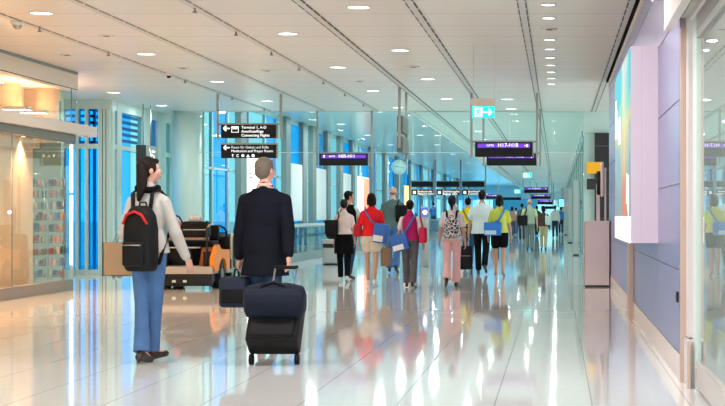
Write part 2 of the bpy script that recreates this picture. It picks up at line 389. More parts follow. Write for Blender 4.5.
# billboard light box
def billboard():
    r = empty('advertising_light_box', (.92, 13.66, .985), 0, 'large wall mounted light box with turquoise and orange picture on the panelled wall', 'billboard')
    L_ = 3.41; D = .26; H = 1.795
    MB().box(-D + .012, 0, 0, L_, 0, H).build('housing', mat('light_box_housing', (.66, .57, .66), .4), r)
    MB().box(-.15, -.148, -.002, 0, 0, H).build('housing_seam', M_joint, r)
    m = bpy.data.materials.new('billboard_picture'); m.use_nodes = True
    nt = m.node_tree; N = nt.nodes; Lk = nt.links; b = N['Principled BSDF']
    tc = N.new('ShaderNodeTexCoord'); sp = N.new('ShaderNodeSeparateXYZ'); Lk.new(tc.outputs['Object'], sp.inputs[0])
    # vertical sequence of colours: grey-teal base, orange flare, yellow, turquoise sky
    nz = N.new('ShaderNodeTexNoise'); nz.inputs['Scale'].default_value = 1.6; nz.inputs['Detail'].default_value = 3
    mp = N.new('ShaderNodeMapping'); mp.inputs['Scale'].default_value = (1, 1.1, 1.6); Lk.new(tc.outputs['Object'], mp.inputs[0]); Lk.new(mp.outputs[0], nz.inputs[0])
    a = N.new('ShaderNodeMath'); a.operation = 'MULTIPLY_ADD'; Lk.new(nz.outputs[0], a.inputs[0]); a.inputs[1].default_value = .5; 
    s2 = N.new('ShaderNodeMath'); s2.operation = 'MULTIPLY_ADD'; Lk.new(sp.outputs[2], s2.inputs[0]); s2.inputs[1].default_value = 1 / H; s2.inputs[2].default_value = -.25
    Lk.new(s2.outputs[0], a.inputs[2])
    rp = N.new('ShaderNodeValToRGB'); e = rp.color_ramp.elements
    e[0].position = 0; e[0].color = (.25, .42, .45, 1); e[1].position = 1; e[1].color = (.10, .70, .85, 1)
    for ps, c in ((.18, (.30, .40, .42, 1)), (.36, (.32, .52, .55, 1)), (.52, (.40, .62, .62, 1)), (.62, (.85, .80, .35, 1)), (.72, (.35, .85, .70, 1)), (.82, (.10, .75, .82, 1))):
        q = e.new(ps); q.color = c
    Lk.new(a.outputs[0], rp.inputs[0])
    # a glowing column along the middle of the picture
    c1 = N.new('ShaderNodeMath'); c1.operation = 'SUBTRACT'; Lk.new(sp.outputs[1], c1.inputs[0]); c1.inputs[1].default_value = 1.15
    nz2 = N.new('ShaderNodeTexNoise'); nz2.inputs['Scale'].default_value = 2.4; Lk.new(tc.outputs['Object'], nz2.inputs[0])
    c1b = N.new('ShaderNodeMath'); c1b.operation = 'MULTIPLY_ADD'; Lk.new(nz2.outputs[0], c1b.inputs[0]); c1b.inputs[1].default_value = 1.3; c1b.inputs[2].default_value = -.65
    c1c = N.new('ShaderNodeMath'); c1c.operation = 'ADD'; Lk.new(c1.outputs[0], c1c.inputs[0]); Lk.new(c1b.outputs[0], c1c.inputs[1])
    c2 = N.new('ShaderNodeMath'); c2.operation = 'ABSOLUTE'; Lk.new(c1c.outputs[0], c2.inputs[0])
    rp2 = N.new('ShaderNodeValToRGB'); e2 = rp2.color_ramp.elements; e2[0].position = .0; e2[0].color = (1, 1, 1, 1); e2[1].position = .75; e2[1].color = (0, 0, 0, 1)
    Lk.new(c2.outputs[0], rp2.inputs[0])
    b.inputs['Specular IOR Level'].default_value = .2
    rp3 = N.new('ShaderNodeValToRGB'); e3 = rp3.color_ramp.elements; e3[0].position = 0; e3[0].color = (.95, .22, .06, 1); e3[1].position = 1; e3[1].color = (.9, .95, .85, 1)
    q = e3.new(.3); q.color = (1, .25, .07, 1); q = e3.new(.45); q.color = (1, .75, .3, 1); q = e3.new(.7); q.color = (1, .95, .55, 1)
    sc = N.new('ShaderNodeMath'); sc.operation = 'MULTIPLY'; Lk.new(sp.outputs[2], sc.inputs[0]); sc.inputs[1].default_value = 1 / H; Lk.new(sc.outputs[0], rp3.inputs[0])
    mx = N.new('ShaderNodeMix'); mx.data_type = 'RGBA'; Lk.new(rp2.outputs[0], mx.inputs[0]); Lk.new(rp.outputs[0], mx.inputs[6]); Lk.new(rp3.outputs[0], mx.inputs[7])
    Lk.new(mx.outputs[2], b.inputs['Emission Color']); b.inputs['Emission Strength'].default_value = .75
    b.inputs['Base Color'].default_value = (.02, .02, .02, 1)
    MB().box(-D, -D + .012, .03, L_ - .03, .24, H - .02).build('picture', m, r)
    M_wl = mat('white_caption_panel', (.9, .9, .9), .4, emit=(1, 1, 1), estr=1.2)
    MB().box(-D - .001, -D + .012, .03, L_ - .03, .0, .24).build('caption_strip', M_wl, r)
    # white block figures in the upper picture and a white letter A low at the near edge
    fg = MB()
    for a_, b_, c_, d_ in ((2.75, 3.25, 1.10, 1.40), (2.95, 3.2, 1.40, 1.52), (2.0, 2.3, 1.0, 1.28)):
        fg.box(-D - .003, -D, a_, b_, c_, d_)
    fg.build('white_shapes', M_wl, r)
    t = text('letter', 'A', .42, M_wl, r, (-D - .004, .55, .36), rz=-PI / 2)
    MB().box(-D - .003, -D, .12, .22, .25, .62).box(-D - .003, -D, .30, .38, .3, .36).build('white_marks', M_wl, r)
billboard()

# shop door at the right edge: pale jamb, kick plate, glass, transom
r = empty('door_1', (0, 0, 0)); struct(r)
MB().box(.955, 1.06, 10.9, 11.12, 0.35, 3.05).build('jamb', M_framew, r)
MB().box(.985, 1.06, 10.62, 10.9, 0, 3.05).build('jamb_inner', mat('pale_green_jamb', (.70, .78, .74), .35), r)
MB().box(.94, 1.04, 10.78, 11.10, 0, .34).build('jamb_foot', M_framew, r)
MB().box(.935, .955, 10.72, 10.78, 0, .33).build('jamb_foot_edge', M_copper, r)
MB().box(.985, 1.03, 3.0, 10.58, .03, .205).build('kick_plate', mat('kick_plate_metal', (.70, .62, .58), .3, .5), r)
MB().box(1.0, 1.012, 3.0, 10.6, .2, 2.49).build('pane', M_glass_shop, r)
MB().box(.998, 1.016, 7.9, 7.93, .2, 2.49).build('pane_joint', M_frame, r)
MB().box(.985, 1.04, 3.0, 10.6, 2.49, 2.66).build('transom', mat('grey_transom', (.36, .37, .36), .4, .3), r)
MB().box(.983, .985, 8.0, 8.03, 2.49, 2.66).box(.983, .985, 3, 10.6, 2.55, 2.553).build('transom_joint', M_dark, r)
MB().box(.96, 1.0, 3.0, 10.9, 2.66, 2.70).build('transom_rail', M_framew, r)
MB().box(.985, 1.03, 10.58, 10.62, 0, 2.66).build('lock_stile', M_frame, r)
MB().box(.98, 1.0, 10.585, 10.6, .04, .16).build('door_lock', M_metal, r)
b = struct(MB().box(.80, .86, 3.0, 11.2, 2.62, 2.95).build('beam_1', M_framew))
b = struct(MB().box(.86, .92, 3.0, 11.6, 2.74, 3.05).build('beam_2', M_framew))
b = struct(MB().box(.92, 1.25, 3.0, 11.1, 2.9, 3.0).box(.92, 1.25, 3, 11.1, 2.7, 2.74).build('soffit_panel', mat('soffit', (.55, .56, .50), .5)))
lt = empty('linear_ceiling_light', (.87, 8.0, 3.12), 0, 'long white strip light hanging by the top right corner beams', 'light')
MB().box(-.03, .03, -4, 5.2, 0, .14).build('housing', M_framew, lt)
MB().box(-.036, -.03, -4, 5.2, .0, .13).build('diffuser', M_tube, lt)
# switch on the panelled wall end
s = tag(MB().box(.905, .92, 11.35, 11.45, .58, .66, bev=.006).box(.903, .906, 11.38, 11.42, .60, .64).build('wall_socket', M_dark), 'small black socket low on the panelled wall beside the copper edge', 'socket')
# room behind the glass door
struct(MB().box(2.9, 3.0, 2, 11, 0, CE).build('wall_shop_right', mat('pale_shop_wall', (.74, .82, .79), .5)))
struct(MB().box(1.0, 3.0, 11.12, 11.24, 0, CE).build('wall_shop_end', mat('pale_shop_wall_end', (.74, .82, .79), .5)))
for i, (x, y) in enumerate(((1.9, 6.5), (1.9, 9.5))):
    downlight(x, y, CE, r=.1, power=22, col=PINK, label='downlight inside the right glass shop, %s' % ordn(i), group='downlights in the right shop')
# counter in the glass shop
c = empty('shop_counter', (2.0, 9.2, 0), 0, 'pale blue counter seen through the right glass door', 'counter')
MB().box(-.4, .6, -.8, .8, .08, .95).build('body', mat('counter_front', (.55, .66, .80), .4), c)
MB().box(-.45, .6, -.85, .85, .95, .99).build('counter_top', M_framew, c)
MB().box(-.35, .55, -.75, .75, 0, .08).build('plinth', M_dark, c)

# ------------------------------------------------------------------ kiosk and what stands round it
k = empty('kiosk_cabinet', (.685, 25.7, 0), 0, 'pink-grey box cabinet standing against the right wall below the yellow sign', 'cabinet')
Mk = mat('kiosk_pink', (.82, .72, .74), .5)
MB().box(-.205, .21, 0, .75, .03, 1.13).build('body', Mk, k)
MB().box(-.225, -.205, 0, .75, .03, 1.11).build('side_edge', M_copper, k)
MB().box(-.20, .205, .02, .73, 0, .03).build('plinth', M_dark, k)
MB().box(.21, .222, -.005, .7, .0, 1.13).build('trim_edge', M_dark, k)
mo = empty('display_screen', (.77, 25.9, 1.13), 0, 'upright thin screen on a pink pole on top of the kiosk cabinet', 'screen')
MB().box(-.09, -.03, .0, .06, 0, .64).build('pole', Mk, mo)
MB().box(-.02, .04, -.03, .05, .42, 1.02, bev=.02).build('screen_case', mat('screen_case_pale', (.85, .74, .72), .4), mo)
MB().box(-.085, -.02, -.02, .04, .45, .86, bev=.015).build('screen_back', M_dark, mo)
MB().box(.05, .08, 0, .05, 0, .92).build('support_rail', Mk, mo)
# cross wall behind
Mcw = mat('pale_green_wall', (.62, .82, .75), .45)
struct(MB().box(.62, 3, 34.4, 34.6, 0, CE).build('wall_cross', Mcw))
struct(MB().box(.62, 1.3, 34.38, 34.4, 3.1, 3.13).build('trim_5', M_frame))
bp = empty('equipment_rack', (1.03, 34.2, 0), 0, 'tall black open rack behind the kiosk cabinet', 'rack')
MB().box(-.17, .17, 0, .16, 0, 3.1).build('body', M_black, bp)
mbs = MB()
for q in range(5): mbs.box(-.165, .165, -.01, 0, .6 + q * .55, .605 + q * .55)
mbs.build('shelf_lips', M_signf, bp)
ys_ = empty('yellow_sign', (.84, 34.1, 2.17), 0, 'plain yellow square sign on the pale green wall above the kiosk', 'sign')
MB().box(-.17, .17, 0, .05, 0, .26).build('panel', mat('yellow_face', (.95, .45, .0), .4, emit=(.95, .45, 0), estr=.12), ys_)
MB().box(-.17, .17, .05, .08, 0, .26).build('frame', M_signf, ys_)
bs_ = empty('black_sign', (.84, 34.1, 1.81), 0, 'plain black square sign below the yellow one', 'sign')
MB().box(-.16, .16, 0, .05, 0, .24).build('panel', M_black, bs_)
MB().box(-.165, .165, .05, .08, -.005, .245).build('frame', M_signf, bs_)

# right storefront beyond
r = empty('wall_storefront', (.72, 0, 0)); struct(r)
MB().box(.04, .3, 34.6, 160, 0, CE).build('glow_backing', mat('storefront_fill_glow', (.72, .80, .78), .3, emit=(.8, 1, .94), estr=.55), r)  # emission added as a large fill source to brighten the far hall
MB().box(0, .006, 34.6, 160, .1, 3.2).build('pane', glass_mat('storefront_glass', (.88, .96, .94), .8), r)
mb = MB(); y = 36.
while y < 150: mb.box(-.02, .03, y, y + .12, 0, CE); y *= 1.09
mb.box(-.03, .05, 34.6, 160, 3.2, 3.3).box(-.02, .05, 34.6, 160, 0, .1)
mb.build('mullions', mat('storefront_mullion', (.26, .36, .34), .4), r)
for i, (px, py, w, h) in enumerate(((576, 255.5, 5.3, 2.35), (570, 243, 4.2, 2.3), (565.6, 235, 3.0, 2.3), (562.5, 230, 2.4, 2.3))):
    d = zf(py); X = wx(px, d); hw = w * d / F / 2
    c = empty('steel_post', (X, d, 0), 0, 'brushed steel gate post beside the storefront, %s from the kiosk' % ['first', 'second', 'third', 'fourth'][i], 'post', 'steel posts along the right storefront')
    MB().box(-hw, hw, 0, .3, .04, wz(180 if i == 0 else 188, d)).build('body', M_metal, c)
    MB().box(-hw * 1.05, hw * 1.05, -.01, .31, 0, .04).build('base', M_dark, c)

# ------------------------------------------------------------------ left shop
XS = -8.0
r = empty('wall_shop_left', (XS, 0, 0)); struct(r)
E = 24.75
MB().box(-.12, .02, 2, E, 0, .175).build('plinth', mat('shop_plinth', (.30, .28, .25), .4, .4), r)
MB().box(-.10, .06, 2, E, 2.43, 2.56).build('lintel', mat('dark_lintel', (.16, .15, .13), .4, .3), r)
MB().box(-.1, .14, 2, E + .9, 2.56, 2.73).build('canopy', mat('shop_canopy', (.74, .70, .66), .4), r)
MB().box(-.2, .0, 2, E + .3, 3.32, CE).build('fascia', mat('shop_fascia', (.72, .70, .64), .4), r)
MB().box(-.0, .004, 2, E + .3, 3.315, 3.325).build('fascia_joint', M_dark, r)
MB().box(.0, .03, 2, E + .2, CE - .04, CE).build('fascia_cap', M_pillar, r)
r = empty('window_1', (XS, 0, 0)); struct(r)
MB().box(-.02, -.008, 2, E, .175, 2.43).build('pane', M_glass_shop, r)
MB().box(-.02, -.008, 2, E, 2.73, 3.32).build('clerestory_pane', M_glass_shop, r)
mb = MB()
for yy in (18.2, 22.05): mb.box(-.022, -.006, yy, yy + .014, .175, 2.43)
for yy in (17.9, 20.3, 24.75): mb.box(-.022, -.006, yy, yy + .014, 2.73, 3.32)
mb.build('pane_joint', M_pillar, r)
MB().box(-3.0, -.02, E - .02, E - .008, .175, 2.43).build('end_pane', M_glass_shop, r)
MB().box(-3.0, -.02, E + .28, E + .29, 2.73, 3.32).build('clerestory_end_pane', M_glass_shop, r)
# inside of the shop
struct(MB().box(-8.5, -8.3, 8, 23.75, 0.0, 2.56).build('wall_peach', M_peach))
struct(MB().box(-13.5, -13.3, 8, 31, 0, CE).build('wall_shop_back', mat('shop_back_wall', (.72, .74, .68), .5)))
struct(MB().box(-9.6, -8.0, 8, E, 2.56, 2.7).build('shop_ceiling', M_peach))
struct(MB().box(-13.3, wx(36, 28.5), 28.5, 28.7, 2.5, CE).build('wall_peach_upper', M_peach))
struct(MB().box(wx(12, 28.8), wx(61, 28.8), 28.8, 28.95, 0, CE).build('wall_shop_end_left', mat('grey_green_wall', (.42, .52, .46), .5)))
struct(MB().box(wx(12, 28.8), wx(60, 28.8), 28.6, 28.8, 2.62, 2.8).box(wx(36, 28.8), wx(61, 28.8), 28.55, 28.8, 3.42, CE).build('trim_7', M_peach))
for i, (x, y) in enumerate(((-10.15, 27.9), (-9.62, 28.3), (-9.2, 23.6), (-9.95, 27.2))):
    c = struct(MB().cyl((x, y, 2.7), (x, y, CE), .22, .22, 24).build('column_%d' % (i + 1), M_peach))
for i, y in enumerate((16.8, 18.4, 20.0, 21.6, 23.2)):
    s = empty('shop_spotlight', (-8.25, y, 2.55), 0, 'warm spotlight under the shop ceiling, %s' % ordn(i), 'spotlight', 'warm spotlights behind the left shop glass')
    MB().cyl((0, 0, -.1), (0, 0, 0), .04, .05, 16).build('housing', M_white, s)
    MB().cyl((0, 0, -.105), (0, 0, -.1), .03, .03, 16).build('diffuser', mat('warm_lens%d' % i, (1, .8, .6), .5, emit=(1, .7, .45), estr=6), s)
    l = bpy.data.lights.new('warm_spot', 'SPOT'); l.energy = 330; l.color = (1, .52, .28); l.spot_size = R(120); l.spot_blend = .8; l.shadow_soft_size = .05
    o = bpy.data.objects.new('bulb', l); COL.objects.link(o); o.parent = s; o.location = (0, 0, -.12); o.rotation_euler = (0, R(-28), 0)
for i, (x, y) in enumerate(((-9.3, 26.3), (-9.0, 24.6), (-9.7, 27.3))):
    s = empty('shop_lamp', (x, y, 3.02 - .06 * i), 0, 'white shelf lamp in the upper shop gallery, %s' % ordn(i), 'lamp', 'gallery lamps above the shop')
    MB().box(-.35, .35, -.12, .12, 0, .05).build('housing', M_white, s)
    MB().box(-.34, .34, -.1, .1, -.01, 0).build('diffuser', M_tube, s)
    area(s, (0, 0, .08), .6, 32, (1, .55, .30)).rotation_euler = (PI, 0, 0)
a_ = area(empty('shop_fill_light', (-9.3, 24.0, 2.54), 0, 'added warm fill light above the display racks', 'lamp'), (0, 0, -.02), .5, 45, (1, .8, .6))  # fill light added to brighten the shop interior
MB().box(-.25, .25, -.25, .25, 0, .02).build('housing', M_white, a_.parent)

# display racks with goods
gcols = [('cream', (.75, .62, .5)), ('red', (.62, .06, .05)), ('grey', (.32, .33, .34)), ('tan', (.55, .36, .22)), ('blue', (.08, .2, .5)), ('white', (.78, .76, .72)), ('orange', (.8, .3, .06)), ('dark', (.06, .05, .05)), ('pink', (.75, .35, .33)), ('brown', (.25, .13, .07))]
gm = {n: mat('goods_' + n, [k * .7 for k in c], .5, var=.3, vscale=25) for n, c in gcols}
M_wire = mat('rack_wire', (.35, .35, .35), .3, .8)
shelf_names = ['lowest', 'second lowest', 'third', 'fourth', 'fifth', 'sixth', 'seventh', 'eighth', 'top']
for ri, (cx, cy, w, rn, hh) in enumerate(((-8.44, 24.45, .23, 'left', 1.90), (-8.16, 24.5, .25, 'right', 1.84))):
    rk = empty('display_rack', (cx, cy, 0), 0, '%s wire display rack standing behind the corner of the shop glass' % rn, 'rack')
    fr = MB()
    for sx in (-1, 1):
        for yy in (-.09, .09): fr.cyl((sx * w / 2, yy, 0.02), (sx * w / 2, yy, hh - .06), .007, n=6)
    fr.tube([(-w / 2, -.09, hh - .06), (-w / 3, -.09, hh), (w / 3, -.09, hh), (w / 2, -.09, hh - .06)], .007, 6)
    fr.box(-w / 2 - .02, w / 2 + .02, -.12, .12, 0, .03)
    fr.build('frame', M_wire, rk)
    sh = []
    for q in range(9):
        z = .22 + q * .185
        s = MB()
        for t in range(5): s.cyl((-w / 2, -.09 + t * .045, z), (w / 2, -.09 + t * .045, z), .003, n=5)
        s.cyl((-w / 2, -.1, z + .03), (w / 2, -.1, z + .03), .004, n=5)
        s.build('shelf', M_wire, rk)
        names = [gcols[(q * 3 + t * 2 + ri * 5) % 10][0] for t in range(4)]
        for t, nme in enumerate(names):
            bw = w / 4 * .40; x = cx - w / 2 + w * (t + .5) / 4; h = .09 + .05 * random.random()
            m_ = MB()
            if (q + t) % 3 == 0:
                m_.loft([(0, bw, .03), (h * .65, bw, .03), (h * .8, bw * .4, .012), (h, bw * .4, .012)], 12); kind = 'bottle'
            else:
                m_.box(-bw, bw, -.05, .05, 0, h, bev=.004); kind = 'box'
            o = m_.build('goods_' + kind, gm[nme], None, (x, cy - .02, z + .004))
            tag(o, 'small %s %s on the %s shelf of the %s wire rack' % (nme, kind, shelf_names[q], rn), kind, 'goods on the wire racks')

# ------------------------------------------------------------------ left windows before the column (two walls meeting at a corner)
XW = -9.25
YW = 31.0
def pane(mb, x0, x1, y, z0, z1): mb.box(x0, x1, y, y + .02, z0, z1)
# frontal wall at Y = 31
r = empty('window_2', (0, YW, 0)); struct(r)
fr = MB(); bl = MB(); cy_ = MB()
fr.box(-13.3, XW, -.05, .12, 3.42, CE).box(-13.3, XW, -.04, .10, 0, .10).box(-13.3, XW, -.05, .1, 2.60, 2.70)
def X31(px): return wx(px, YW)
cuts = [(30, 33), (47, 50), (62, 64), (76, 79), (85.5, 88.5), (99, 110)]
for a, b in cuts: fr.box(X31(a), X31(b), -.06, .12, 0, CE)
edges = [10] + [c for ab in cuts for c in ab]
for a, b, m_ in ((33, 47, cy_), (50, 62, bl), (64, 76, bl), (79, 85.5, bl), (88.5, 99, bl), (10, 30, bl)):
    m_.box(X31(a), X31(b), .02, .04, .1, 3.42)
fr.build('window_frame', M_frame, r); bl.build('pane', M_glass_blue, r); cy_.build('pane', M_glass_cyan, r)
jm = MB()
for a in (103, 106.5): jm.box(X31(a), X31(a) + .012, -.065, -.06, 0, 3.42)
jm.build('frame_joint', M_dark, r)
# side wall at X=-9.25
def YD(px, X=-9.25): return X * F / (px - VX)
r = empty('window_3', (XW, 0, 0)); struct(r)
fr = MB(); bl = MB(); cy_ = MB()
fr.box(-.1, .04, YW, 36, 3.40, CE).box(-.1, .05, YW, 36, 0, .10).box(-.08, .035, YW, 36, 2.60, 2.70)
mull = [(110, 112.5), (115, 119.5), (142, 148), (156, 164), (170, 176)]
for a, b in mull: fr.box(-.1, .05, YD(a), YD(b), 0, CE)
for a, b, m_ in ((112.5, 115, bl), (119.5, 131, bl), (131, 142, cy_), (148, 156, bl), (164, 170, cy_)):
    m_.box(-.03, -.01, YD(a), YD(b), .1, 3.4)
fr.build('window_frame', M_frame, r); bl.build('pane', M_glass_blue, r); cy_.build('pane', M_glass_cyan, r)
struct(MB().box(-9.3, -8.5, 36, 36.1, 0, 4.25).build('wall_step', M_frame))
# strip lights beside the window corner
for i, (za, zb) in enumerate(((.22, 1.62), (1.70, 2.66))):
    s = empty('fluorescent_strip', (wx(71, 30.7), 30.7, za), 0, ('lower' if i == 0 else 'upper') + ' white vertical tube light by the blue window behind the shop glass', 'light', 'vertical tube lights')
    MB().cyl((0, 0, 0), (0, 0, zb - za), .028, n=12).build('tube', M_tube, s)
    MB().box(-.035, .035, .02, .05, -za if i == 0 else -.02, zb - za + .02).build('housing', M_white, s)
# outside louvres in front of the upper panes
lv = empty('sun_louvre', (0, 0, 0), 0, 'horizontal blue sunshade slats outside the upper windows', 'louvre')
mb = MB()
for q in range(7):
    z = 2.75 + q * .14
    mb.box(-12.8, XW - .6, 31.9, 32.0, z, z + .055); mb.box(XW - .7, XW - .6, 31.9, 36.5, z, z + .055)
mb.build('slats', mat('louvre_paint', (.12, .3, .55), .5), lv)
mb = MB()
for x, y in ((-12.7, 31.98), (-11, 31.98), (XW - .62, 31.98), (XW - .62, 36.4)): mb.box(x - .03, x + .03, y, y + .05, -.3, 3.75)
mb.build('upright', MATS['louvre_paint'], lv)
# big round column
struct(MB().cyl((-8.53, 34.6, 0), (-8.53, 34.6, CE), .325, n=48).build('column_round', mat('column_paint', (.70, .82, .74), .35)))

# ------------------------------------------------------------------ left wall with windows and pillars beyond
XL = -8.5
py_ = [36.2, 39.4, 46, 49.1, 51.0, 54.3, 57.5, 60.9, 67.2, 72.5, 78, 84.5, 92, 101, 112, 126, 142]
r = empty('window_4', (XL, 0, 0)); struct(r)
bl = MB(); cy_ = MB(); fr = MB()
fr.box(-.06, .04, 36.1, 160, 4.12, 4.25).box(-.06, .05, 36.1, 160, 0, .12).box(-.05, .03, 36.1, 160, 2.35, 2.40)
pos = 36.1; i = 0; ax = 203.0
while ax < 535:
    step = [9.0, 16.0, 12.0][i % 3] if ax < 380 else 7.0
    a = YD(ax, XL); b_ = YD(ax + step - 1.0, XL); c_ = YD(ax + step, XL)
    (cy_ if i % 2 == 0 else bl).box(-.03, -.01, a, b_, .12, 4.12)
    fr.box(-.05, .03, b_, c_, 0, 4.12)
    ax += step; i += 1
fr.box(-.05, .03, 36.1, YD(203, XL), 0, 4.2)
bl.build('pane', M_glass_blue, r); cy_.build('pane', M_glass_cyan, r); fr.build('window_frame', mat('blue_grey_mullion', (.42, .60, .64), .35), r)
for i, y in enumerate(py_[1:]):
    struct(MB().box(XL + .04, XL + .20, y, y + .75, 0, 4.25).build('pillar_%d' % (i + 1), M_pillar))

M_board = mat('white_board', (.92, .90, .92), .6, spec=.2)
M_litw = mat('lit_white', (.9, .9, .9), .5, emit=(.95, 1, .97), estr=1.0)
M_litred = mat('lit_coral', (.9, .2, .1), .5, emit=(1, .32, .2), estr=.9)
def board(y0, y1, label, face=None, extra=None):
    r = empty('advertising_board', (XL + .12, y0, 1.03), 0, label, 'board', 'advertising boards on the left window wall')
    MB().box(-.05, .04, 0, y1 - y0, 0, 1.82).build('frame', M_board, r)
    MB().box(.04, .045, .05, y1 - y0 - .05, .04, 1.78).build('face', face or M_board, r)
    if extra: extra(r, y1 - y0)
def ex1(r, L):
    g = MB(); g.cyl((.05, L * .80, 1.50), (.055, L * .80, 1.50), .38, n=32); g.build('green_disc', mat('lit_green', (0, .7, .4), .5, emit=(.02, .8, .45), estr=1.), r)
    g = MB(); g.box(.05, .054, .25, .8, 1.2, 1.23).box(.05, .054, .25, 1.1, 1.30, 1.33); g.build('violet_lines', M_purple, r)
    g = MB(); g.box(.05, .054, .4, .9, .3, .75).box(.05, .054, 1.4, 1.7, .3, .6); g.build('leaf_marks', mat('lit_olive', (.5, .7, .3), .5, emit=(.55, .8, .45), estr=.8), r)
def ex2(r, L):
    MB().box(.05, .054, L * .5, L - .08, .05, 1.77).build('coral_half', M_litred, r)
    MB().box(.05, .054, L * .12, L * .4, .5, 1.3).build('pale_figure', mat('lit_pale_pink', (.9, .6, .55), .5, emit=(1, .72, .65), estr=.8), r)
board(40.3, 43.4, 'lit white advertising board with a green disc behind the man in the dark suit', M_litw, ex1)
board(47.1, 49.6 + .5, 'blank white board, nearest of the unlit boards on the left wall')
board(51.7, 54.2, 'blank white board between the purple sign and the group')
board(58.3, 60.8, 'blank white board left of the black haired man')
board(62.6, 66.6, 'lit white and coral advertising board behind the woman in red', M_litw, ex2)
board(82, 84.4, 'narrow lit orange board beside the clock', mat('lit_amber', (1, .6, .2), .5, emit=(1, .62, .25), estr=1.4))

# moving walkway
wk = empty('moving_walkway', (-6.84, 36.6, 0), 0, 'moving walkway with glass sides and grey skirt along the blue windows', 'walkway')
LW = 80
MB().box(-1.15, 0, 0, LW, 0, .2).build('skirt', mat('walkway_skirt', (.20, .23, .24), .5, .2), wk)
MB().box(-.95, -.2, .2, LW - .2, .2, .22).build('belt', M_rubber, wk)
for sx in (-.08, -1.07):
    MB().box(sx - .008, sx + .008, .3, LW, .2, .88).build('glass_balustrade', M_glass_rail, wk)
    MB().tube([(sx, .25, .3), (sx, .05, .5), (sx, .05, .75), (sx, .3, .92), (sx, 2, .92), (sx, LW, .92)], .035, 10).build('handrail', mat('handrail_grey', (.25, .33, .34), .4), wk)

# ------------------------------------------------------------------ smoke curtain glass
r = empty('trim_6', (0, 34.34, 0)); struct(r)
MB().box(-8.2, .62, 0, .012, 2.66, CE).build('pane', M_glass_smoke, r)
mb = MB()
for px in (317.5, 371, 413, 440, 510): x = wx(px, 34.34); mb.box(x - .005, x + .005, -.003, .0, 2.66, CE)
mb.box(-8.2, .62, -.004, .016, 2.652, 2.664)
mb.box(-8.2, .62, -.01, .02, CE - .025, CE - .002)
mb.build('glass_edge', M_frame, r)

# ------------------------------------------------------------------ signs
def arrow(mb, x, z, L, t, head, dirn, y=-.004):
    """flat arrow lettering"""
    s = dirn
    mb.box(min(x, x + s * L), max(x, x + s * L), y, y + .003, z - t / 2, z + t / 2)
    tip = x + s * (L + t * .6)
    for q in (-1, 1):
        a = Vector((tip, 0, z)); b = Vector((tip - s * head, 0, z + q * head)); d = (b - a).normalized(); nn = Vector((-d.z, 0, d.x)) * t / 2
        pts = [(p.x, p.z) for p in (a + nn, b + nn, b - nn, a - nn)]
        mb.prism(pts, 'y', y, y + .003)
def hanging(name, x0, x1, ytop, ybot, d, label, posts, ceil=CE, cat='sign', group=None, frame_h=.03, noframe=False):
    """sign slab between posts; coordinates are pixels at distance d"""
    X0, X1 = wx(x0, d), wx(x1, d); Z1, Z0 = wz(ytop, d), wz(ybot, d)
    r = empty(name, ((X0 + X1) / 2, d, Z0), 0, label, cat, group)
    w = (X1 - X0) / 2; h = Z1 - Z0
    MB().box(-w, w, -.0, .12, 0, h).build('panel', M_sign, r)
    if not noframe:
        MB().box(-w - .02, w + .02, -.01, .13, h, h + frame_h).box(w, w + .015, -.01, .13, -.015, h).build('frame', M_signf, r)
    for px in posts:
        xx = wx(px, d) - (X0 + X1) / 2
        MB().box(xx - .022, xx + .022, .03, .09, -.02, ceil - Z0).build('post', M_signf, r)
    mb = MB()
    for px in posts:
        xx = wx(px, d) - (X0 + X1) / 2
        mb.box(min(xx, math.copysign(w, xx)), max(xx, math.copysign(w, xx)), .04, .08, h - .01, h + .025)
    mb.build('bracket', M_signf, r)
    return r, w, h
D1 = 29.4
r, w, h = hanging('direction_sign', 221, 276.5, 124.6, 138, D1, 'black hanging sign with Terminal 1, A-D and Connecting Flights in white', (217.2, 280.4))
x0 = -w
mb = MB(); arrow(mb, x0 + .17, h - .075, .10, .028, .05, -1); mb.build('arrow', M_text, r)
mb = MB(); a = x0 + .205
mb.box(a, a + .14, -.004, 0, h - .155, h - .145).box(a, a + .14, -.004, 0, h - .06, h - .035).box(a, a + .01, -.004, 0, h - .155, h - .04).box(a + .13, a + .14, -.004, 0, h - .155, h - .04)
mb.box(a + .02, a + .12, -.004, 0, h - .09, h - .07)
mb.build('pictogram', M_text, r)
for i, t in enumerate(('Terminal 1, A-D', 'Anschlussflüge', 'Connecting Flights')):
    text('lettering', t, .074, M_text, r, (x0 + .40, -.003, h - .078 - i * .078), bold=.0008)
r, w, h = hanging('direction_sign', 221, 276.5, 144.6, 158, D1 , 'black hanging sign for the prayer room with a row of white symbols', (), noframe=False)
x0 = -w
mb = MB(); arrow(mb, x0 + .17, h - .06, .10, .024, .045, -1); mb.build('arrow', M_text, r)
text('lettering', 'Raum für Gebet und Stille', .070, M_textd, r, (x0 + .20, -.003, h - .075))
text('lettering', 'Meditation and Prayer Room', .070, M_text, r, (x0 + .20, -.003, h - .148))
sy = MB(); zc = .045; 
a = x0 + .23
sy.box(a - .006, a + .006, -.004, 0, zc - .03, zc + .03).box(a - .02, a + .02, -.004, 0, zc + .008, zc + .018)
sy.build('symbol', M_text, r); sy = MB()
a += .10
rr = [[(a + ra * math.cos(t), yy, zc + ra * math.sin(t)) for t in [R(40) + R(280) * q / 16 for q in range(17)]] for ra, yy in ((.028, -.004), (.018, -.004))]
for q in range(16):
    sy.prism([(rr[0][q][0], rr[0][q][2]), (rr[0][q + 1][0], rr[0][q + 1][2]), (rr[1][q + 1][0], rr[1][q + 1][2]), (rr[1][q][0], rr[1][q][2])], 'y', -.004, -.001)
sy.build('symbol', M_text, r); sy = MB()
a += .10
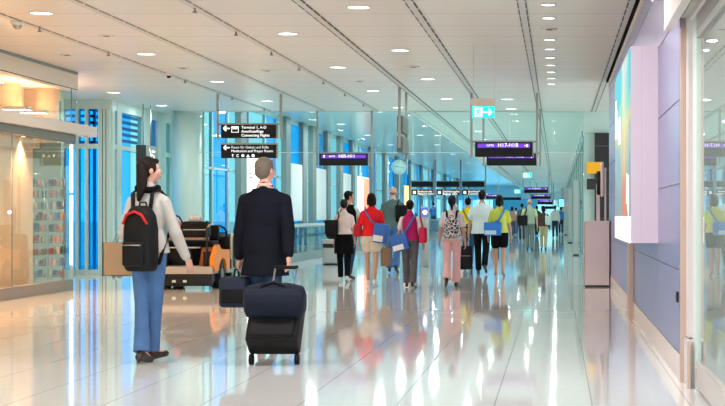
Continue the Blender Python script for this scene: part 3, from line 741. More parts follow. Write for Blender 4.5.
for s_ in (1, -1): sy.prism([(a - .03, zc - .016 * s_), (a + .03, zc - .016 * s_), (a, zc + .032 * s_)], 'y', -.004, -.001)
sy.build('symbol', M_text, r); sy = MB()
a += .10
sy.box(a - .03, a + .03, -.004, 0, zc - .03, zc - .01).prism([(a - .022, zc - .01), (a + .022, zc - .01), (a, zc + .03)], 'y', -.004, -.001)
sy.build('symbol', M_text, r); sy = MB()
a += .10
sy.cyl((a, -.004, zc), (a, -.001, zc), .03, n=20)
sy.build('symbol', M_text, r)

def gate_sign(x0, x1, yt, yb, d, label, posts, body, lead='GATE', arr=1, strip=True, ceil=CE, grp=None, tsz=.105):
    r, w, h = hanging('gate_sign', x0, x1, yt, yb, d, label, posts, ceil=ceil, group=grp)
    if strip:
        z1 = h - .03; z0 = h - .03 - h * .28
        MB().box(-w + .05, w - .05, -.006, 0, z0, z1).build('display_strip', M_purple, r)
        text('lettering', lead, tsz * .55, M_text, r, (-w + .22, -.009, z0 + .025), bold=.0005)
        text('lettering', body, tsz, M_text, r, (-w + .44, -.009, z0 + .015), bold=.001)
        mb = MB(); zc = (z0 + z1) / 2
        if arr > 0: arrow(mb, w - .16, zc, .06, .016, .03, 1, -.01)
        else:
            mb.box(-w + .10, -w + .12, -.01, -.007, zc - .03, zc + .02).prism([(-w + .085, zc + .01), (-w + .135, zc + .01), (-w + .11, zc + .045)], 'y', -.01, -.007)
        mb.build('arrow', M_text, r)
    return r
gate_sign(475, 532.6, 142, 156.8, 29.1, 'black hanging gate sign with purple strip reading GATE H17-H18, front one', (471.3, 537), 'H17-H18')
gate_sign(486.5, 536.3, 153.5, 165.5, 33.6, 'black hanging sign half hidden behind the front gate sign', (483.4, 540.2), 'H17-H18')
gate_sign(319.3, 368, 153.5, 165.5, 34.2, 'hanging gate sign with purple strip reading H05-H11 over the walking group', (317, 371.5), 'H05-H11', arr=-1, tsz=.10)
for x0, x1, yt, yb, lab in ((524, 548, 187.5, 193, 'largest small gate sign far along the corridor, uppermost of the stack'), (531, 550.5, 194.6, 199, 'far gate sign with purple band, middle of the stack'), (537.5, 552.5, 200, 204.6, 'far gate sign, lowest of the stack over the couple'), (486, 497.5, 194.5, 199, 'far gate sign with purple band above the yellow-green shirt')):
    d = 1.25 * F / (VY - (yb + .2)) * (.92)
    d = min(d, 92 + 6 * (yb - 187) / 5)
    gate_sign(x0, x1, yt, yb, d, lab, (x0 - 1.0, x1 + 1.0), 'H12-H16', grp='gate signs far along the corridor', ceil=CE if x0 > 500 else CE, tsz=.12 * (x1 - x0) / 24 * d / 80)
# exit sign
def exit_sign(x0, x1, yt, yb, d, label, arr='right', box=True, wires=(), ceil=CE):
    X0, X1 = wx(x0, d), wx(x1, d); Z1, Z0 = wz(yt, d), wz(yb, d)
    r = empty('exit_sign', ((X0 + X1) / 2, d, Z0), 0, label, 'exit sign', 'green exit signs')
    w = (X1 - X0) / 2; H = Z1 - Z0
    hb = H * .36 if box else .02
    MB().box(-w, w, -.04, .06, H - hb, H, bev=.006).build('housing', M_beige, r)
    gh = H - hb - .01; gw = w * .93
    MB().box(-gw, gw, 0, .02, 0, gh).build('panel', M_green, r)
    mb = MB()
    mb.box(-gw + .03, -gw + .03 + gh * .72, -.004, 0, gh * .12, gh * .9)
    mb.build('door_pictogram', M_text, r)
    mb = MB(); cx = -gw + .03 + gh * .36; u = gh / 10
    mb.cyl((cx + u * .8, -.007, u * 7.8), (cx + u * .8, -.004, u * 7.8), u * .75, n=12)
    def bar(a, b, t): 
        a = Vector((a[0], 0, a[1])); b = Vector((b[0], 0, b[1])); dd = (b - a).normalized(); nn = Vector((-dd.z, 0, dd.x)) * t
        mb.prism([((a + nn).x, (a + nn).z), ((b + nn).x, (b + nn).z), ((b - nn).x, (b - nn).z), ((a - nn).x, (a - nn).z)], 'y', -.007, -.004)
    bar((cx + u * .3, u * 7), (cx - u * .4, u * 4.4), u * .7); bar((cx - u * .4, u * 4.6), (cx + u * 1.6, u * 3.4), u * .5); bar((cx + u * 1.6, u * 3.4), (cx + u * .9, u * 1.6), u * .4)
    bar((cx - u * .5, u * 4.6), (cx - u * 1.2, u * 2.8), u * .5); bar((cx - u * 1.2, u * 2.8), (cx - u * 2.6, u * 2.5), u * .4); bar((cx + u * .5, u * 6.6), (cx + u * 2.4, u * 5.4), u * .35); bar((cx, u * 6.7), (cx - u * 2.2, u * 5.6), u * .35)
    mb.build('running_figure', M_green, r)
    mb = MB()
    if arr == 'right': arrow(mb, gw * .05, gh * .5, gw * .62, gh * .14, gh * .27, 1)
    else:
        ax = gw * .4
        mb.box(ax - gh * .07, ax + gh * .07, -.004, 0, gh * .3, gh * .85).prism([(ax - gh * .25, gh * .4), (ax + gh * .25, gh * .4), (ax, gh * .1)], 'y', -.004, -.001)
    mb.build('arrow', M_text, r)
    for px in wires:
        x = wx(px, d) - (X0 + X1) / 2
        MB().cyl((x, .01, H), (x, .01, ceil - Z0), .004, n=6).build('hanger', M_beige, r)
exit_sign(471, 495.2, 98.5, 118, 21.0, 'green running man exit sign with right arrow on thin hangers', wires=(473.6, 494.5))
exit_sign(522.5, 532.2, 172, 178, 62, 'small green exit sign hanging above the far gate signs', 'down', False, (524, 531))
exit_sign(514, 521, 189, 193.5, 95, 'tiny green exit sign far along at the ceiling edge', 'down', False, (515, 520))
exit_sign(556, 562, 206.5, 209.5, 110, 'tiny green exit sign near the far end screen', 'down', False, (558,))
# blade sign parallel to the corridor
X = -2.93
r = empty('blade_sign', (X, 27.9, 0), 0, 'grey double sign seen edge-on, hanging on two posts from the ceiling', 'sign')
for yy in (27.9, 29.15): MB().box(-.025, .025, yy - 27.9 - .03, yy - 27.9 + .03, 2.48 if yy < 28 else 2.3, CE).build('post', M_signf, r)
for z0, z1 in ((2.78, 3.08), (2.40, 2.70)):
    MB().box(-.05, .05, .05, 1.2, z0, z1).build('panel', mat('blade_panel%d' % int(z0 * 10), (.14, .17, .16), .5), r)
# triple signs far off
TS = 84.
for i, (x0, x1, t1, t2) in enumerate(((411.5, 433, 'Passkontrolle', 'Passport control'), (436.5, 459.3, 'Gepäckausgabe', 'Baggage claim'), (462, 484.5, 'Anschlussflüge', 'Connecting flights'))):
    nm = ('left', 'middle', 'right')[i]
    r, w, h = hanging('direction_sign', x0, x1, 181.5, 187, TS - .2, '%s blank dark panel in the far hanging trio' % nm, (), ceil=4.25, frame_h=.05)
    xa = wx(x0 - 1, TS) - wx((x0 + x1) / 2, TS); xb = -xa
    for xx in (xa, xb): MB().box(xx - .03, xx + .03, .03, .09, -.5, 4.25 - wz(187, TS)).build('post', M_signf, r)
    r, w, h = hanging('direction_sign', x0, x1, 190, 195, TS, '%s far hanging sign with two lines of white lettering' % nm, (), ceil=4.25, frame_h=.05)
    text('lettering', t1, .15, M_text, r, (-w + .34, -.004, h - .13), bold=.003); text('lettering', t2, .15, M_text, r, (-w + .34, -.004, .02), bold=.003)
    MB().box(-w + .08, -w + .24, -.004, 0, .06, .22).build('pictogram', M_text, r)
# clock
d = 60.
ck = empty('hanging_clock', (wx(399, d), d, wz(167, d)), 0, 'round pale clock hanging beyond the group near the left windows', 'clock')
MB().cyl((0, -.02, 0), (0, .06, 0), .30, n=36).build('case', M_frame, ck)
MB().cyl((0, -.026, 0), (0, -.02, 0), .275, n=36).build('dial', mat('clock_dial', (.45, .68, .62), .5, emit=(.5, .8, .75), estr=.1), ck)
mb = MB()
for q in range(12):
    t = 2 * PI * q / 12; mb.box(-.006, .006, -.03, -.026, .22, .255, M=Matrix.Rotation(t, 4, 'Y'))
mb.build('hour_marks', M_dark, ck)
MB().box(-.008, .008, -.034, -.03, -.02, .15, M=Matrix.Rotation(R(-80), 4, 'Y')).box(-.006, .006, -.036, -.032, -.02, .2, M=Matrix.Rotation(R(95), 4, 'Y')).build('hands', M_dark, ck)
MB().cyl((-.2, 0, .22), (-.2, 0, 4.25 - wz(167, d)), .012, n=6).cyl((.34, 0, -.3), (.34, 0, 4.25 - wz(167, d)), .02, n=6).build('hanger', M_frame, ck)
# sign box by the column
d = 32.0
r = empty('pictogram_sign', (wx(141.2, d), d, wz(191, d)), 0, 'dark hanging sign box with white arrows on its grey side beside the round column', 'sign')
w = 5.2 * d / F; H = 46 * d / F
MB().box(-w, w - .01, 0, .92, 0, H).build('panel', mat('dark_teal_panel', (.035, .05, .055), .4), r)
MB().box(w - .01, w, 0, .92, 0, H).build('side_face', M_signf, r)
mb = MB()
def sidearrow(yc, zc, dy, dz, L, t):
    a = Vector((0, yc - dy * L / 2, zc - dz * L / 2)); b = Vector((0, yc + dy * L / 2, zc + dz * L / 2)); dd = (b - a).normalized(); nn = Vector((0, -dd.z, dd.y)) * t
    mb.prism([((q).y, (q).z) for q in (a + nn, b + nn, b - nn, a - nn)], 'x', w, w + .003)
sidearrow(.30, H - .13, .7, -.7, .2, .02); sidearrow(.42, H - .20, 1, 0, .2, .02); sidearrow(.30, H - .32, .7, .7, .24, .022); sidearrow(.55, H - .12, 1, 0, .25, .02); sidearrow(.6, H - .3, 0, 1, .2, .025)
mb.build('arrows', M_text, r)
mb = MB()
for yy in (.15, .75): mb.cyl((0, yy, H), (0, yy, CE - wz(191, d)), .012, n=8)
mb.build('hanger', M_signf, r)
# info pillar with blue lamp
d = zf(267); X = wx(425, d)
r = empty('information_pillar', (X, d, 0), 0, 'slim silver pillar with a round blue-white light behind the woman in magenta', 'pillar')
MB().box(-.09, .09, 0, .12, 0, 1.42, bev=.01).build('body', M_metal, r)
MB().box(-.075, .075, -.01, 0, 1.18, 1.40).build('screen', mat('blue_screen', (.02, .03, .1), .3, emit=(.12, .2, .8), estr=.8), r)
MB().cyl((0, -.02, 1.29), (0, -.01, 1.29), .05, n=20).build('lamp', mat('blue_white_lamp', (.8, .85, 1), .4, emit=(.75, .85, 1), estr=5), r)
MB().box(-.12, -.09, .02, .1, 1.0, 1.38).build('side_plate', mat('red_side', (.4, .05, .07), .4), r)

# ------------------------------------------------------------------ far end of the hall
struct(MB().box(-8.6, 6, 158, 158.3, 0, 5).build('wall_far', mat('far_wall', (.62, .70, .70), .4)))
r = empty('window_5', (0, 157.9, 0)); struct(r)
M_fw = mat('far_lit_window', (.2, .6, .7), .3, emit=(.40, .72, .82), estr=.9)
mb = MB()
for i in range(9): mb.box(-8 + i * 1.0, -12.5 + i * 1.0 + .8, -.02, 0, .5, 2.7)
mb.build('pane', M_fw, r)
mb = MB()
for i in range(10): mb.box(-8.15 + i * 1.0, -8.05 + i * 1.0, -.05, 0, 0, 2.9)
mb.build('window_frame', M_frame, r)
fs = empty('wall_screen', (.45, 105, 1.72), 0, 'bright turquoise and orange screen at the far right end of the hall', 'screen')
MB().box(-.35, .4, 0, .1, 0, .62).build('case', M_dark, fs)
MB().box(-.32, .0, -.01, 0, .04, .58).build('picture_left', mat('scr1', (0, .5, .6), .4, emit=(.25, .85, .95), estr=1), fs)
MB().box(.0, .37, -.01, 0, .04, .3).build('picture_low', mat('scr2', (.8, .3, .1), .4, emit=(1, .5, .3), estr=1), fs)
MB().box(.0, .37, -.01, 0, .3, .58).build('picture_high', mat('scr3', (.1, .2, .8), .4, emit=(.2, .35, 1), estr=1), fs)
# far sign frames hanging across the hall
for i, (x0, x1, yt, yb) in enumerate(((498, 521, 197.5, 200), (498, 519, 203, 206), (541, 554, 206.5, 209))):
    hanging('overhead_sign', x0, x1, yt, yb, 118 + 5 * i, 'tiny grey overhead sign at the hall end, %s' % ['upper left one', 'lower left one', 'under the gate signs'][i], (x0 + 1, x1 - 1), group='tiny overhead signs at the end')
# shop front / service desk in middle far
sd = empty('service_desk', (-3.4, 120, 0), 0, 'pale service desk with blue back panel near the end of the hall', 'desk')
MB().box(-1.6, 1.6, 0, .8, 0, 1.1).build('body', M_white, sd)
MB().box(-1.8, 1.8, 1.2, 1.3, 0, 2.5).build('back_panel', mat('desk_blue', (.05, .35, .6), .4, emit=(.05, .4, .6), estr=.3), sd)
MB().box(-1.7, 1.7, -.05, .85, 1.1, 1.15).build('desk_top', M_signf, sd)

# ------------------------------------------------------------------ electric cart
def cart():
    r = empty('electric_cart', (-6.19, 24.75, 0), 0, 'orange and black electric passenger cart carrying a black suitcase beside the column', 'cart')
    W = .50; L = 1.85
    Mb = mat('cart_black', (.010, .010, .010), .4, spec=.3); Md = mat('cart_deck', (.42, .40, .37), .6)
    MB().box(-W, W, 0, .10, .06, .26, bev=.015).box(-W - .0, W, -.012, .02, .20, .22).build('rear_bumper', Mb, r)
    MB().box(-W + .04, W - .04, .1, L - .1, .12, .24).build('chassis', Mb, r)
    MB().box(-W, W, -.0, .75, .26, .38).build('deck', Md, r)
    MB().box(-.16, -.10, -.014, 0, .12, .16).box(.02, .08, -.014, 0, .12, .16).build('reflector', mat('reflector_pale', (.6, .7, .65), .2), r)
    MB().prism([(.75, .38), (.75, .78), (.9, .82), (1.1, .72), (1.1, .26), (.78, .26)], 'x', -W + .05, -.02).build('seat_base', Mb, r)
    # orange seat box, slanted side
    MB().prism([(.10, .30), (.36, .30), (.36, .68), (.16, .68)], 'y', .72, 1.1).build('battery_box', M_orange, r)
    # seat cushions
    MB().box(-W + .02, .38, .55, 1.05, .70, .80, bev=.03).build('seat', M_blackn, r)
    MB().box(-W + .02, .38, .98, 1.1, .80, 1.06, bev=.03).build('backrest', M_blackn, r)
    MB().box(-W, .34, .1, .5, .82, .86, bev=.008).build('luggage_shelf', mat('cart_rack', (.30, .19, .14), .5), r)
    MB().cyl((-W, .02, .695), (.30, .02, .695), .012, n=8).build('grab_rail', mat('rail_pale', (.6, .6, .58), .3, .6), r)
    for x in (-.42, -.27, .40):
        MB().cyl((x, .06, .24), (x, .06, .84 if x < .3 else 1.14), .018, n=8).build('post', Mb, r)
    # right fender sweeping over the wheel
    P = [(.0, .40), (.0, .52), (.25, .72), (.40, .74), (.55, .66), (1.0, .64), (1.2, .64), (1.2, .30), (.96, .30), (.93, .40), (.82, .48), (.67, .51), (.52, .48), (.41, .40), (.37, .30), (.1, .30)]
    for sx in (1, -1):
        MB().prism(P, 'x', sx * (W - .04), sx * (W + .03)).build('fender', M_orange, r)
        for y in (.45 + .22, 1.5):
            w = MB().cyl((sx * (W - .14), y, .235), (sx * (W + .01), y, .235), .235, n=32).build('wheel', M_rubber, r)
            MB().cyl((sx * (W + .01), y, .235), (sx * (W + .02), y, .235), .10, n=20).build('hub_cap', M_pillar, w)
    MB().box(W - .04, W + .03, .98, L, .24, .30).build('side_sill', mat('cart_sill', (.35, .38, .36), .4, .4), r)
    MB().box(W - .22, W - .045, .3, 1.2, .30, .62).build('wheel_well', Mb, r)
    # front cowl with dash and cream frame
    Mc = mat('cream_frame', (.66, .62, .50), .4)
    MB().prism([(1.5, .30), (1.5, .84), (1.6, .90), (1.78, .86), (1.85, .5), (1.85, .24), (1.5, .24)], 'x', -W + .04, W - .02).build('front_cowl', Mb, r)
    MB().tube([(W + .0, 1.45, .30), (W + .0, 1.45, .82), (W + .0, 1.52, .90), (W + .0, 1.80, .87), (W + .0, 1.87, .5), (W, 1.87, .26)], .022, 8).build('cowl_frame', Mc, r)
    MB().box(.1, W - .02, 1.47, 1.5, .66, .86, bev=.01).build('dashboard', M_dark, r)
    # steering wheel
    st = MB(); pts = []
    for q in range(25):
        t = 2 * PI * q / 24; pts.append((.30 + .15 * math.cos(t), 1.32 - .06 * math.sin(t), .92 + .13 * math.sin(t)))
    st.tube(pts, .016, 8); st.cyl((.3, 1.32, .92), (.3, 1.5, .78), .02, n=8).cyl((.16, 1.32, .92), (.44, 1.32, .92), .012, n=6)
    st.build('steering_wheel', M_rubber, r)
    # arched grab hoop of the driver seat at left
    MB().tube([(-.14, .5, .86), (-.12, .5, 1.12), (-.17, .5, 1.20), (-.26, .5, 1.24), (-.34, .5, 1.2)], .014, 8).build('hoop', Mb, r)
    MB().box(-.27, -.15, .5, .54, 1.02, 1.13, bev=.01).build('red_cushion', mat('red_cushion', (.85, .15, .13), .5), r)
    MB().cyl((.40, .06, 1.02), (.47, .0, 1.08), .018, n=8).build('mirror', M_metal, r)
cart()
lg = empty('suitcase', (-6.01, 24.88, .862), 0, 'black hard case lying on the luggage shelf of the orange cart', 'suitcase')
MB().box(-.21, .21, 0, .28, 0, .265, bev=.03).build('shell', M_blackn, lg)
MB().box(-.19, .19, -.006, 0, .12, .135).build('zip', M_metal, lg)
MB().tube([(-.06, -.01, .22), (-.05, -.03, .23), (.05, -.03, .23), (.06, -.01, .22)], .008, 6).build('handle', M_rubber, lg)
sb = empty('small_bag', (-6.03, 25.02, 1.13), 0, 'small pale patterned bag on top of the black case on the cart', 'bag')
MB().box(-.11, .11, -.06, .06, 0, .08, bev=.025).build('body', mat('pale_pattern', (.6, .58, .68), .6, var=.5, vscale=30), sb)
MB().tube([(-.05, 0, .075), (-.03, 0, .105), (.03, 0, .105), (.05, 0, .075)], .006, 6).build('handle', M_beige, sb)

# ------------------------------------------------------------------ people
FEM = [(.86, .150, .118, 0), (.93, .168, .125, -.004), (1.02, .148, .108, 0), (1.12, .120, .092, .005), (1.25, .136, .102, .005), (1.33, .150, .100, 0), (1.38, .132, .085, 0), (1.42, .096, .072, -.003), (1.46, .068, .062, -.005), (1.50, .05, .052, -.005)]
MAL = [(.86, .150, .110, 0), (.93, .160, .118, -.002), (1.02, .152, .110, 0), (1.12, .145, .102, .004), (1.25, .162, .112, .005), (1.34, .178, .115, 0), (1.39, .152, .095, 0), (1.43, .112, .082, -.003), (1.47, .080, .07, -.005), (1.52, .06, .06, -.005)]

class Person:
    def __init__(s, label, px, fy, height, rot=0., sex='f', skin=None, hair=None, hairstyle='short', legs=((18, 8), (-14, 22)), arms=((10, 10, 15), (-10, 10, 12)), yaw=0., vox=.011, lean=0., at=None, spread=0.):
        s.d = zf(fy); s.X = wx(px, s.d)
        if at: s.X, s.d = at
        s.sc = height / 1.75; s.rot = R(rot)
        s.root = empty('person', (s.X, s.d, 0), s.rot, label, 'person', sc=s.sc)
        s.sex = sex; s.vox = vox; s.skin = skin or M_skin
        s.T = FEM if sex == 'f' else MAL
        s.sh = .162 if sex == 'f' else .188
        hw = .088
        # legs; s.J[side] = hip, knee, ankle, toe direction
        s.leg = {}
        lows = []
        for side, (p, k) in zip((-1, 1), legs):
            hip = Vector((side * hw, 0, .90)); a = R(p); b = R(p - k)
            kn = hip + Vector((side * spread * .5, .43 * math.sin(a), -.43 * math.cos(a)))
            an = kn + Vector((side * spread * .5 - side * .012, .40 * math.sin(b), -.40 * math.cos(b)))
            fp = b * .9 if b < -.2 else (b * .35 if b > 0 else b * .5)     # foot pitch: heel up behind
            toe = Vector((side * .03, math.cos(fp) * .17, math.sin(fp) * .17))
            heel = an + Vector((0, -.045 * math.cos(fp), -.045 * math.sin(fp))) + Vector((0, .02 * math.sin(-fp), -.06))
            tp = an + Vector((0, 0, -.055)) + toe
            s.leg[side] = [hip, kn, an, heel, tp]
            lows += [heel.z - .03, tp.z - .022]
        dz = -min(lows)
        for side in s.leg: s.leg[side] = [v + Vector((0, 0, dz)) for v in s.leg[side]]
        s.dz = dz; s.lean = R(lean)
        s.arm = {}
        for side, (sw, ab, el) in zip((-1, 1), arms):
            sh = s.up(Vector((side * s.sh, 0, 1.365)))
            d1 = Vector((side * math.sin(R(ab)), math.sin(R(sw)) * math.cos(R(ab)), -math.cos(R(sw)) * math.cos(R(ab))))
            e = sh + d1 * .285
            sw2 = sw + el
            ab2 = ab * .5
            d2 = Vector((side * math.sin(R(ab2)), math.sin(R(sw2)) * math.cos(R(ab2)), -math.cos(R(sw2)) * math.cos(R(ab2))))
            w = e + d2 * .25
            s.arm[side] = [sh, e, w, d2]
        s.yaw = R(yaw)
        s.body(); 
        if hair: s.hair(hair, hairstyle)
    def up(s, v):   # torso transform: pelvis shift + lean about the hips
        v = Vector(v); y = v.y; z = v.z - .92
        return Vector((v.x, y * math.cos(s.lean) + z * math.sin(s.lean), .92 + z * math.cos(s.lean) - y * math.sin(s.lean) + s.dz))
    def torso(s, mb, g=0., z0=.86, z1=1.52, bottom=None, n=24, flare=0.):
        secs = [q for q in s.T if z0 <= q[0] <= z1]
        if bottom: secs = [bottom] + secs
        rs = []
        for z, rx, ry, cy in secs:
            rs.append([s.up((( rx + g) * math.copysign(abs(math.cos(t)) ** .85, math.cos(t)), cy + (ry + g) * math.copysign(abs(math.sin(t)) ** .85, math.sin(t)), z)) for t in [2 * PI * i / n for i in range(n)]])
        mb.rings(rs)
    def body(s):
        mb = MB(); s.torso(mb)
        for side in (-1, 1):
            hip, kn, an, heel, tp = s.leg[side]
            k = 1. if s.sex == 'm' else .95
            mb.cap(hip + Vector((0, 0, .0)), kn, .078 * k, .050 * k); mb.cap(kn, kn.lerp(an, .35), .050 * k, .052 * k); mb.cap(kn.lerp(an, .35), an, .050 * k, .034)
            mb.cap(an, heel, .034, .026); mb.cap(heel, tp, .028, .022); mb.cap(an, tp, .03, .02)
            sh, e, w, d2 = s.arm[side]
            mb.cap(s.up((side * .06, 0, 1.41)), sh, .042, .043); mb.cap(sh, e, .044 * k, .036 * k); mb.cap(e, e.lerp(w, .3), .036 * k, .036 * k); mb.cap(e.lerp(w, .3), w, .034, .024)
            # hand
            inn = Vector((-side, 0, 0)); fw = d2.cross(inn).normalized() * (1 if side > 0 else -1)
            if fw.y < 0: fw = -fw
            pc = w + d2 * .05
            mb.cap(w, pc, .022, .024); mb.cap(w + d2 * .05 + fw * .018, w + d2 * .085 + fw * .026, .017, .014); mb.cap(w + d2 * .05 - fw * .018, w + d2 * .085 - fw * .022, .017, .013)
            for q, (o_, ln) in enumerate(((.030, .070), (.011, .080), (-.009, .074), (-.028, .058))):
                b0 = w + d2 * .085 + fw * o_; m_ = b0 + d2 * ln * .5 + inn * .008; t_ = m_ + d2 * ln * .38 + inn * .028
                mb.chain([b0, m_, t_], [.0105, .0098, .008], 8)
            tb = w + d2 * .03 + fw * .026
            mb.chain([tb, tb + d2 * .03 + fw * .024 + inn * .01, tb + d2 * .062 + fw * .03 + inn * .022], [.013, .011, .009], 8)
        # neck and head
        mb.cap(s.up((0, -.005, 1.46)), s.up((0, .005, 1.57)), .056 if s.sex == 'm' else .048, .052 if s.sex == 'm' else .045)
        s.hc = s.up((0, .012, 1.635)); s.H = Matrix.Translation(s.hc) @ Matrix.Rotation(-s.yaw, 4, 'Z')
        H = s.H
        mb.sph((0, -.008, .025), (.074, .092, .090), 18, M=H)
        mb.sph((0, .018, -.035), (.058, .070, .075), 16, M=H)
        mb.sph((0, .048, -.085), (.028, .028, .022), 10, M=H)
        mb.cap((0, .088, .012), (0, .103, -.022), .010, .014, M=H)
        mb.sph((0, .078, .028), (.05, .02, .012), 10, M=H)
        mb.sph((0, .086, -.055), (.024, .012, .010), 10, M=H)
        for sd in (-1, 1): mb.sph((sd * .075, -.005, -.005), (.010, .022, .034), 10, M=H); mb.sph((sd * .042, .06, -.02), (.024, .022, .022), 10, M=H)
        s.bodyobj = mb.blob('body', s.skin, s.root, s.vox * .8, 3)
        for sd in (-1, 1):
            e = MB().sph((sd * .030, .076, .008), (.013, .013, .009), 10, M=H).build('eye', M_eye, s.root)
            MB().sph((sd * .030, .087, .008), (.006, .004, .006), 8, M=H).build('iris', M_iris, e)
        MB().sph((0, .095, -.052), (.022, .006, .005), 10, M=H).sph((0, .094, -.060), (.018, .006, .005), 10, M=H).build('lips', M_lip, s.root)
    def hair(s, m, style):
        H = s.H; mb = MB()
        if style == 'bald':
            mb.sph((0, -.045, -.02), (.070, .050, .035), 14, M=H); g = .0
        else:
            mb.sph((0, -.022, .038), (.083, .094, .090), 18, M=H)
            mb.sph((0, -.045, -.01), (.076, .062, .072), 16, M=H)
            mb.sph((0, .05, .085), (.055, .035, .025), 12, M=H)
            for sd in (-1, 1): mb.sph((sd * .062, .0, .02), (.020, .045, .05), 10, M=H)
        if style in ('bob', 'long'):
            for sd in (-1, 1): mb.cap((sd * .058, -.02, 0), (sd * .060, -.03, -.09), .036, .030, M=H)
            mb.cap((0, -.055, .0), (0, -.060, -.10), .058, .048, M=H)
        if style == 'ponytail':
            mb.chain([H @ Vector(p) for p in ((0, -.10, .06), (0, -.135, .03), (0, -.14, -.05), (.005, -.115, -.16))], [.026, .032, .034, .02])
        if style == 'longtail':
            mb.chain([H @ Vector(p) for p in ((.01, -.07, .06), (.05, -.085, .03), (.08, -.085, -.05), (.10, -.095, -.15), (.10, -.12, -.25))], [.04, .046, .048, .042, .022])
        if style == 'bun':
            mb.sph((0, -.115, .04), (.045, .042, .045), 12, M=H)
        s.hairobj = mb.blob('hair', m, s.root, s.vox, 3)
    # ---- clothes
    def top(s, m, name='shirt', sleeve='long', hem=.90, g=.016, hemw=None, collar=None, sleeves_m=None, slack=.012):
        mb = MB()
        hw = hemw or (.150 + g, .115 + g)
        z_h = hem
        secs = [q for q in s.T if q[0] > hem + .03]
        if hem < .9:
            bot = (hem, hw[0] - g, hw[1] - g, 0)
        else:
            base = s.T[1]; bot = (hem, hw[0] - g if hemw else base[1], hw[1] - g if hemw else base[2], 0)
        n = 24; rs = []
        for z, rx, ry, cy in [bot] + [q for q in secs if q[0] <= 1.47]:
            gg = g + (slack if z < 1.3 else 0)
            rs.append([s.up(((rx + gg) * math.cos(t), cy + (ry + gg) * math.sin(t), z)) for t in [2 * PI * i / n for i in range(n)]])
        mb.rings(rs)
        mb.cap(s.up((0, -.006, 1.445)), s.up((0, -.006, 1.488)), .082, .064)
        if sleeve != 'none':
            mbs = mb if not sleeves_m else MB()
            for side in (-1, 1):
                sh, e, w, d2 = s.arm[side]
                if sleeves_m: mbs = MB()
                if not sleeves_m: mb.cap(s.up((side * .06, 0, 1.42)), sh, .048, .046 + g * .4)
                if sleeve == 'short': mbs.cap(sh, sh.lerp(e, .62), .045 + g * .5, .044 + g)
                else: mbs.cap(sh, e, .045 + g * .5, .040 + g * .8); mbs.cap(e, e.lerp(w, .93), .042 + g * .8, .032 + g * .6)
                if sleeves_m: mbs.blob('sleeve', sleeves_m, s.root, s.vox, 2)
        o = mb.blob(name, m, s.root, s.vox, 3)
        if collar:
            MB().tube([s.up((.062 * math.cos(t), -.002 + .06 * math.sin(t), 1.49 + .008 * math.sin(t))) for t in [2 * PI * i / 16 for i in range(17)]], .014, 8).build('collar', collar, o)
        return o
    def trousers(s, m, name='trousers', flare=0., g=.014, length=1.0):
        mb = MB()
        rs = []; n = 24
        for z, rx, ry, cy in [(.84, .13, .10, 0), (.90, .160, .120, -.003), (.95, .165, .122, -.003), (1.02, .150, .11, 0)]:
            rs.append([s.up(((rx + g * .8) * math.cos(t), cy + (ry + g * .8) * math.sin(t), z)) for t in [2 * PI * i / n for i in range(n)]])
        mb.rings(rs)
        for side in (-1, 1):
            hip, kn, an, heel, tp = s.leg[side]
            if length < .45:
                e = hip.lerp(kn, length * 2); mb.cap(hip, e, .088 + g, .080 + g); continue
            mb.cap(hip, kn, .080 + g, .056 + g)
            if length < 1: mb.cap(kn, kn.lerp(an, (length - .5) * 2), .056 + g, .05 + g); continue
            mb.cap(kn, kn.lerp(an, .5), .056 + g, .050 + g + flare * .35)
            end = kn.lerp(an, 1.02)
            mb.cyl(kn.lerp(an, .5), end, .050 + g + flare * .35, .046 + g + flare, 16)
        o = mb.blob(name, m, s.root, s.vox, 2)
        return o
    def skirt(s, m, name='skirt', hem=.62, r=.20, top=1.03):
        n = 24; rs = []
        for z, rx, ry in ((hem, r, r * .85), ((hem + .93) / 2, (r + .19) / 2 + .006, (r * .85 + .145) / 2), (.93, .19, .145), (top, .165, .125)):
            rs.append([s.up(((rx) * math.cos(t), ry * math.sin(t), z)) + Vector((0, .006 * math.sin(5 * t), 0)) for t in [2 * PI * i / n for i in range(n)]])
        mb = MB().rings(rs); return mb.blob(name, m, s.root, s.vox, 2)
    def shoes(s, m, heel=0.):
        for side in (-1, 1):
            hip, kn, an, he, tp = s.leg[side]
            mb = MB(); mb.cap(he, tp, .036, .030); mb.cap(an + Vector((0, 0, -.03)), tp, .034, .022); mb.cap(an, he, .036, .034)
            if heel: mb.cyl(he + Vector((0, -.005, 0)), he + Vector((0, -.01, -.03 - heel)), .016, .012)
            o = mb.blob('shoe', m, s.root, s.vox * .8, 2)
    # ---- world helper for carried things
    def W(s, v):
        v = Vector(v) * s.sc; c, q = math.cos(s.rot), math.sin(s.rot)
        return Vector((s.X + v.x * c - v.y * q, s.d + v.x * q + v.y * c, v.z))
    def hand(s, side): sh, e, w, d2 = s.arm[side]; return w + d2 * .10
    def carry(s, name, base, label, cat, group=None):
        b = Vector(base); w = s.W(b)
        r = empty(name, w, s.rot, label, cat, group, sc=s.sc)
        return r, b

def strap_over(p, r, b, m, side_sh, end_side, zb, rad=.014, name='strap', gb=.02):
    """strap from a bag at end_side hip over the shoulder side_sh, behind the back"""
    y = -.13 - gb
    pts = [(end_side * .17, -.10 - gb, zb), (end_side * .10, y, 1.08), ((end_side + side_sh) * .0, y - .01, 1.22), (side_sh * .09, -.115 - gb, 1.38), (side_sh * .115, -.03, 1.475), (side_sh * .11, .08, 1.43), (side_sh * .05, .135 + gb, 1.30), (end_side * .06, .14 + gb, 1.15), (end_side * .15, .12 + gb, zb + .02)]
    MB().tube([p.up(q) - b for q in pts], rad, 8, flat=.35, up=(0, 1, 0)).build(name, m, r)

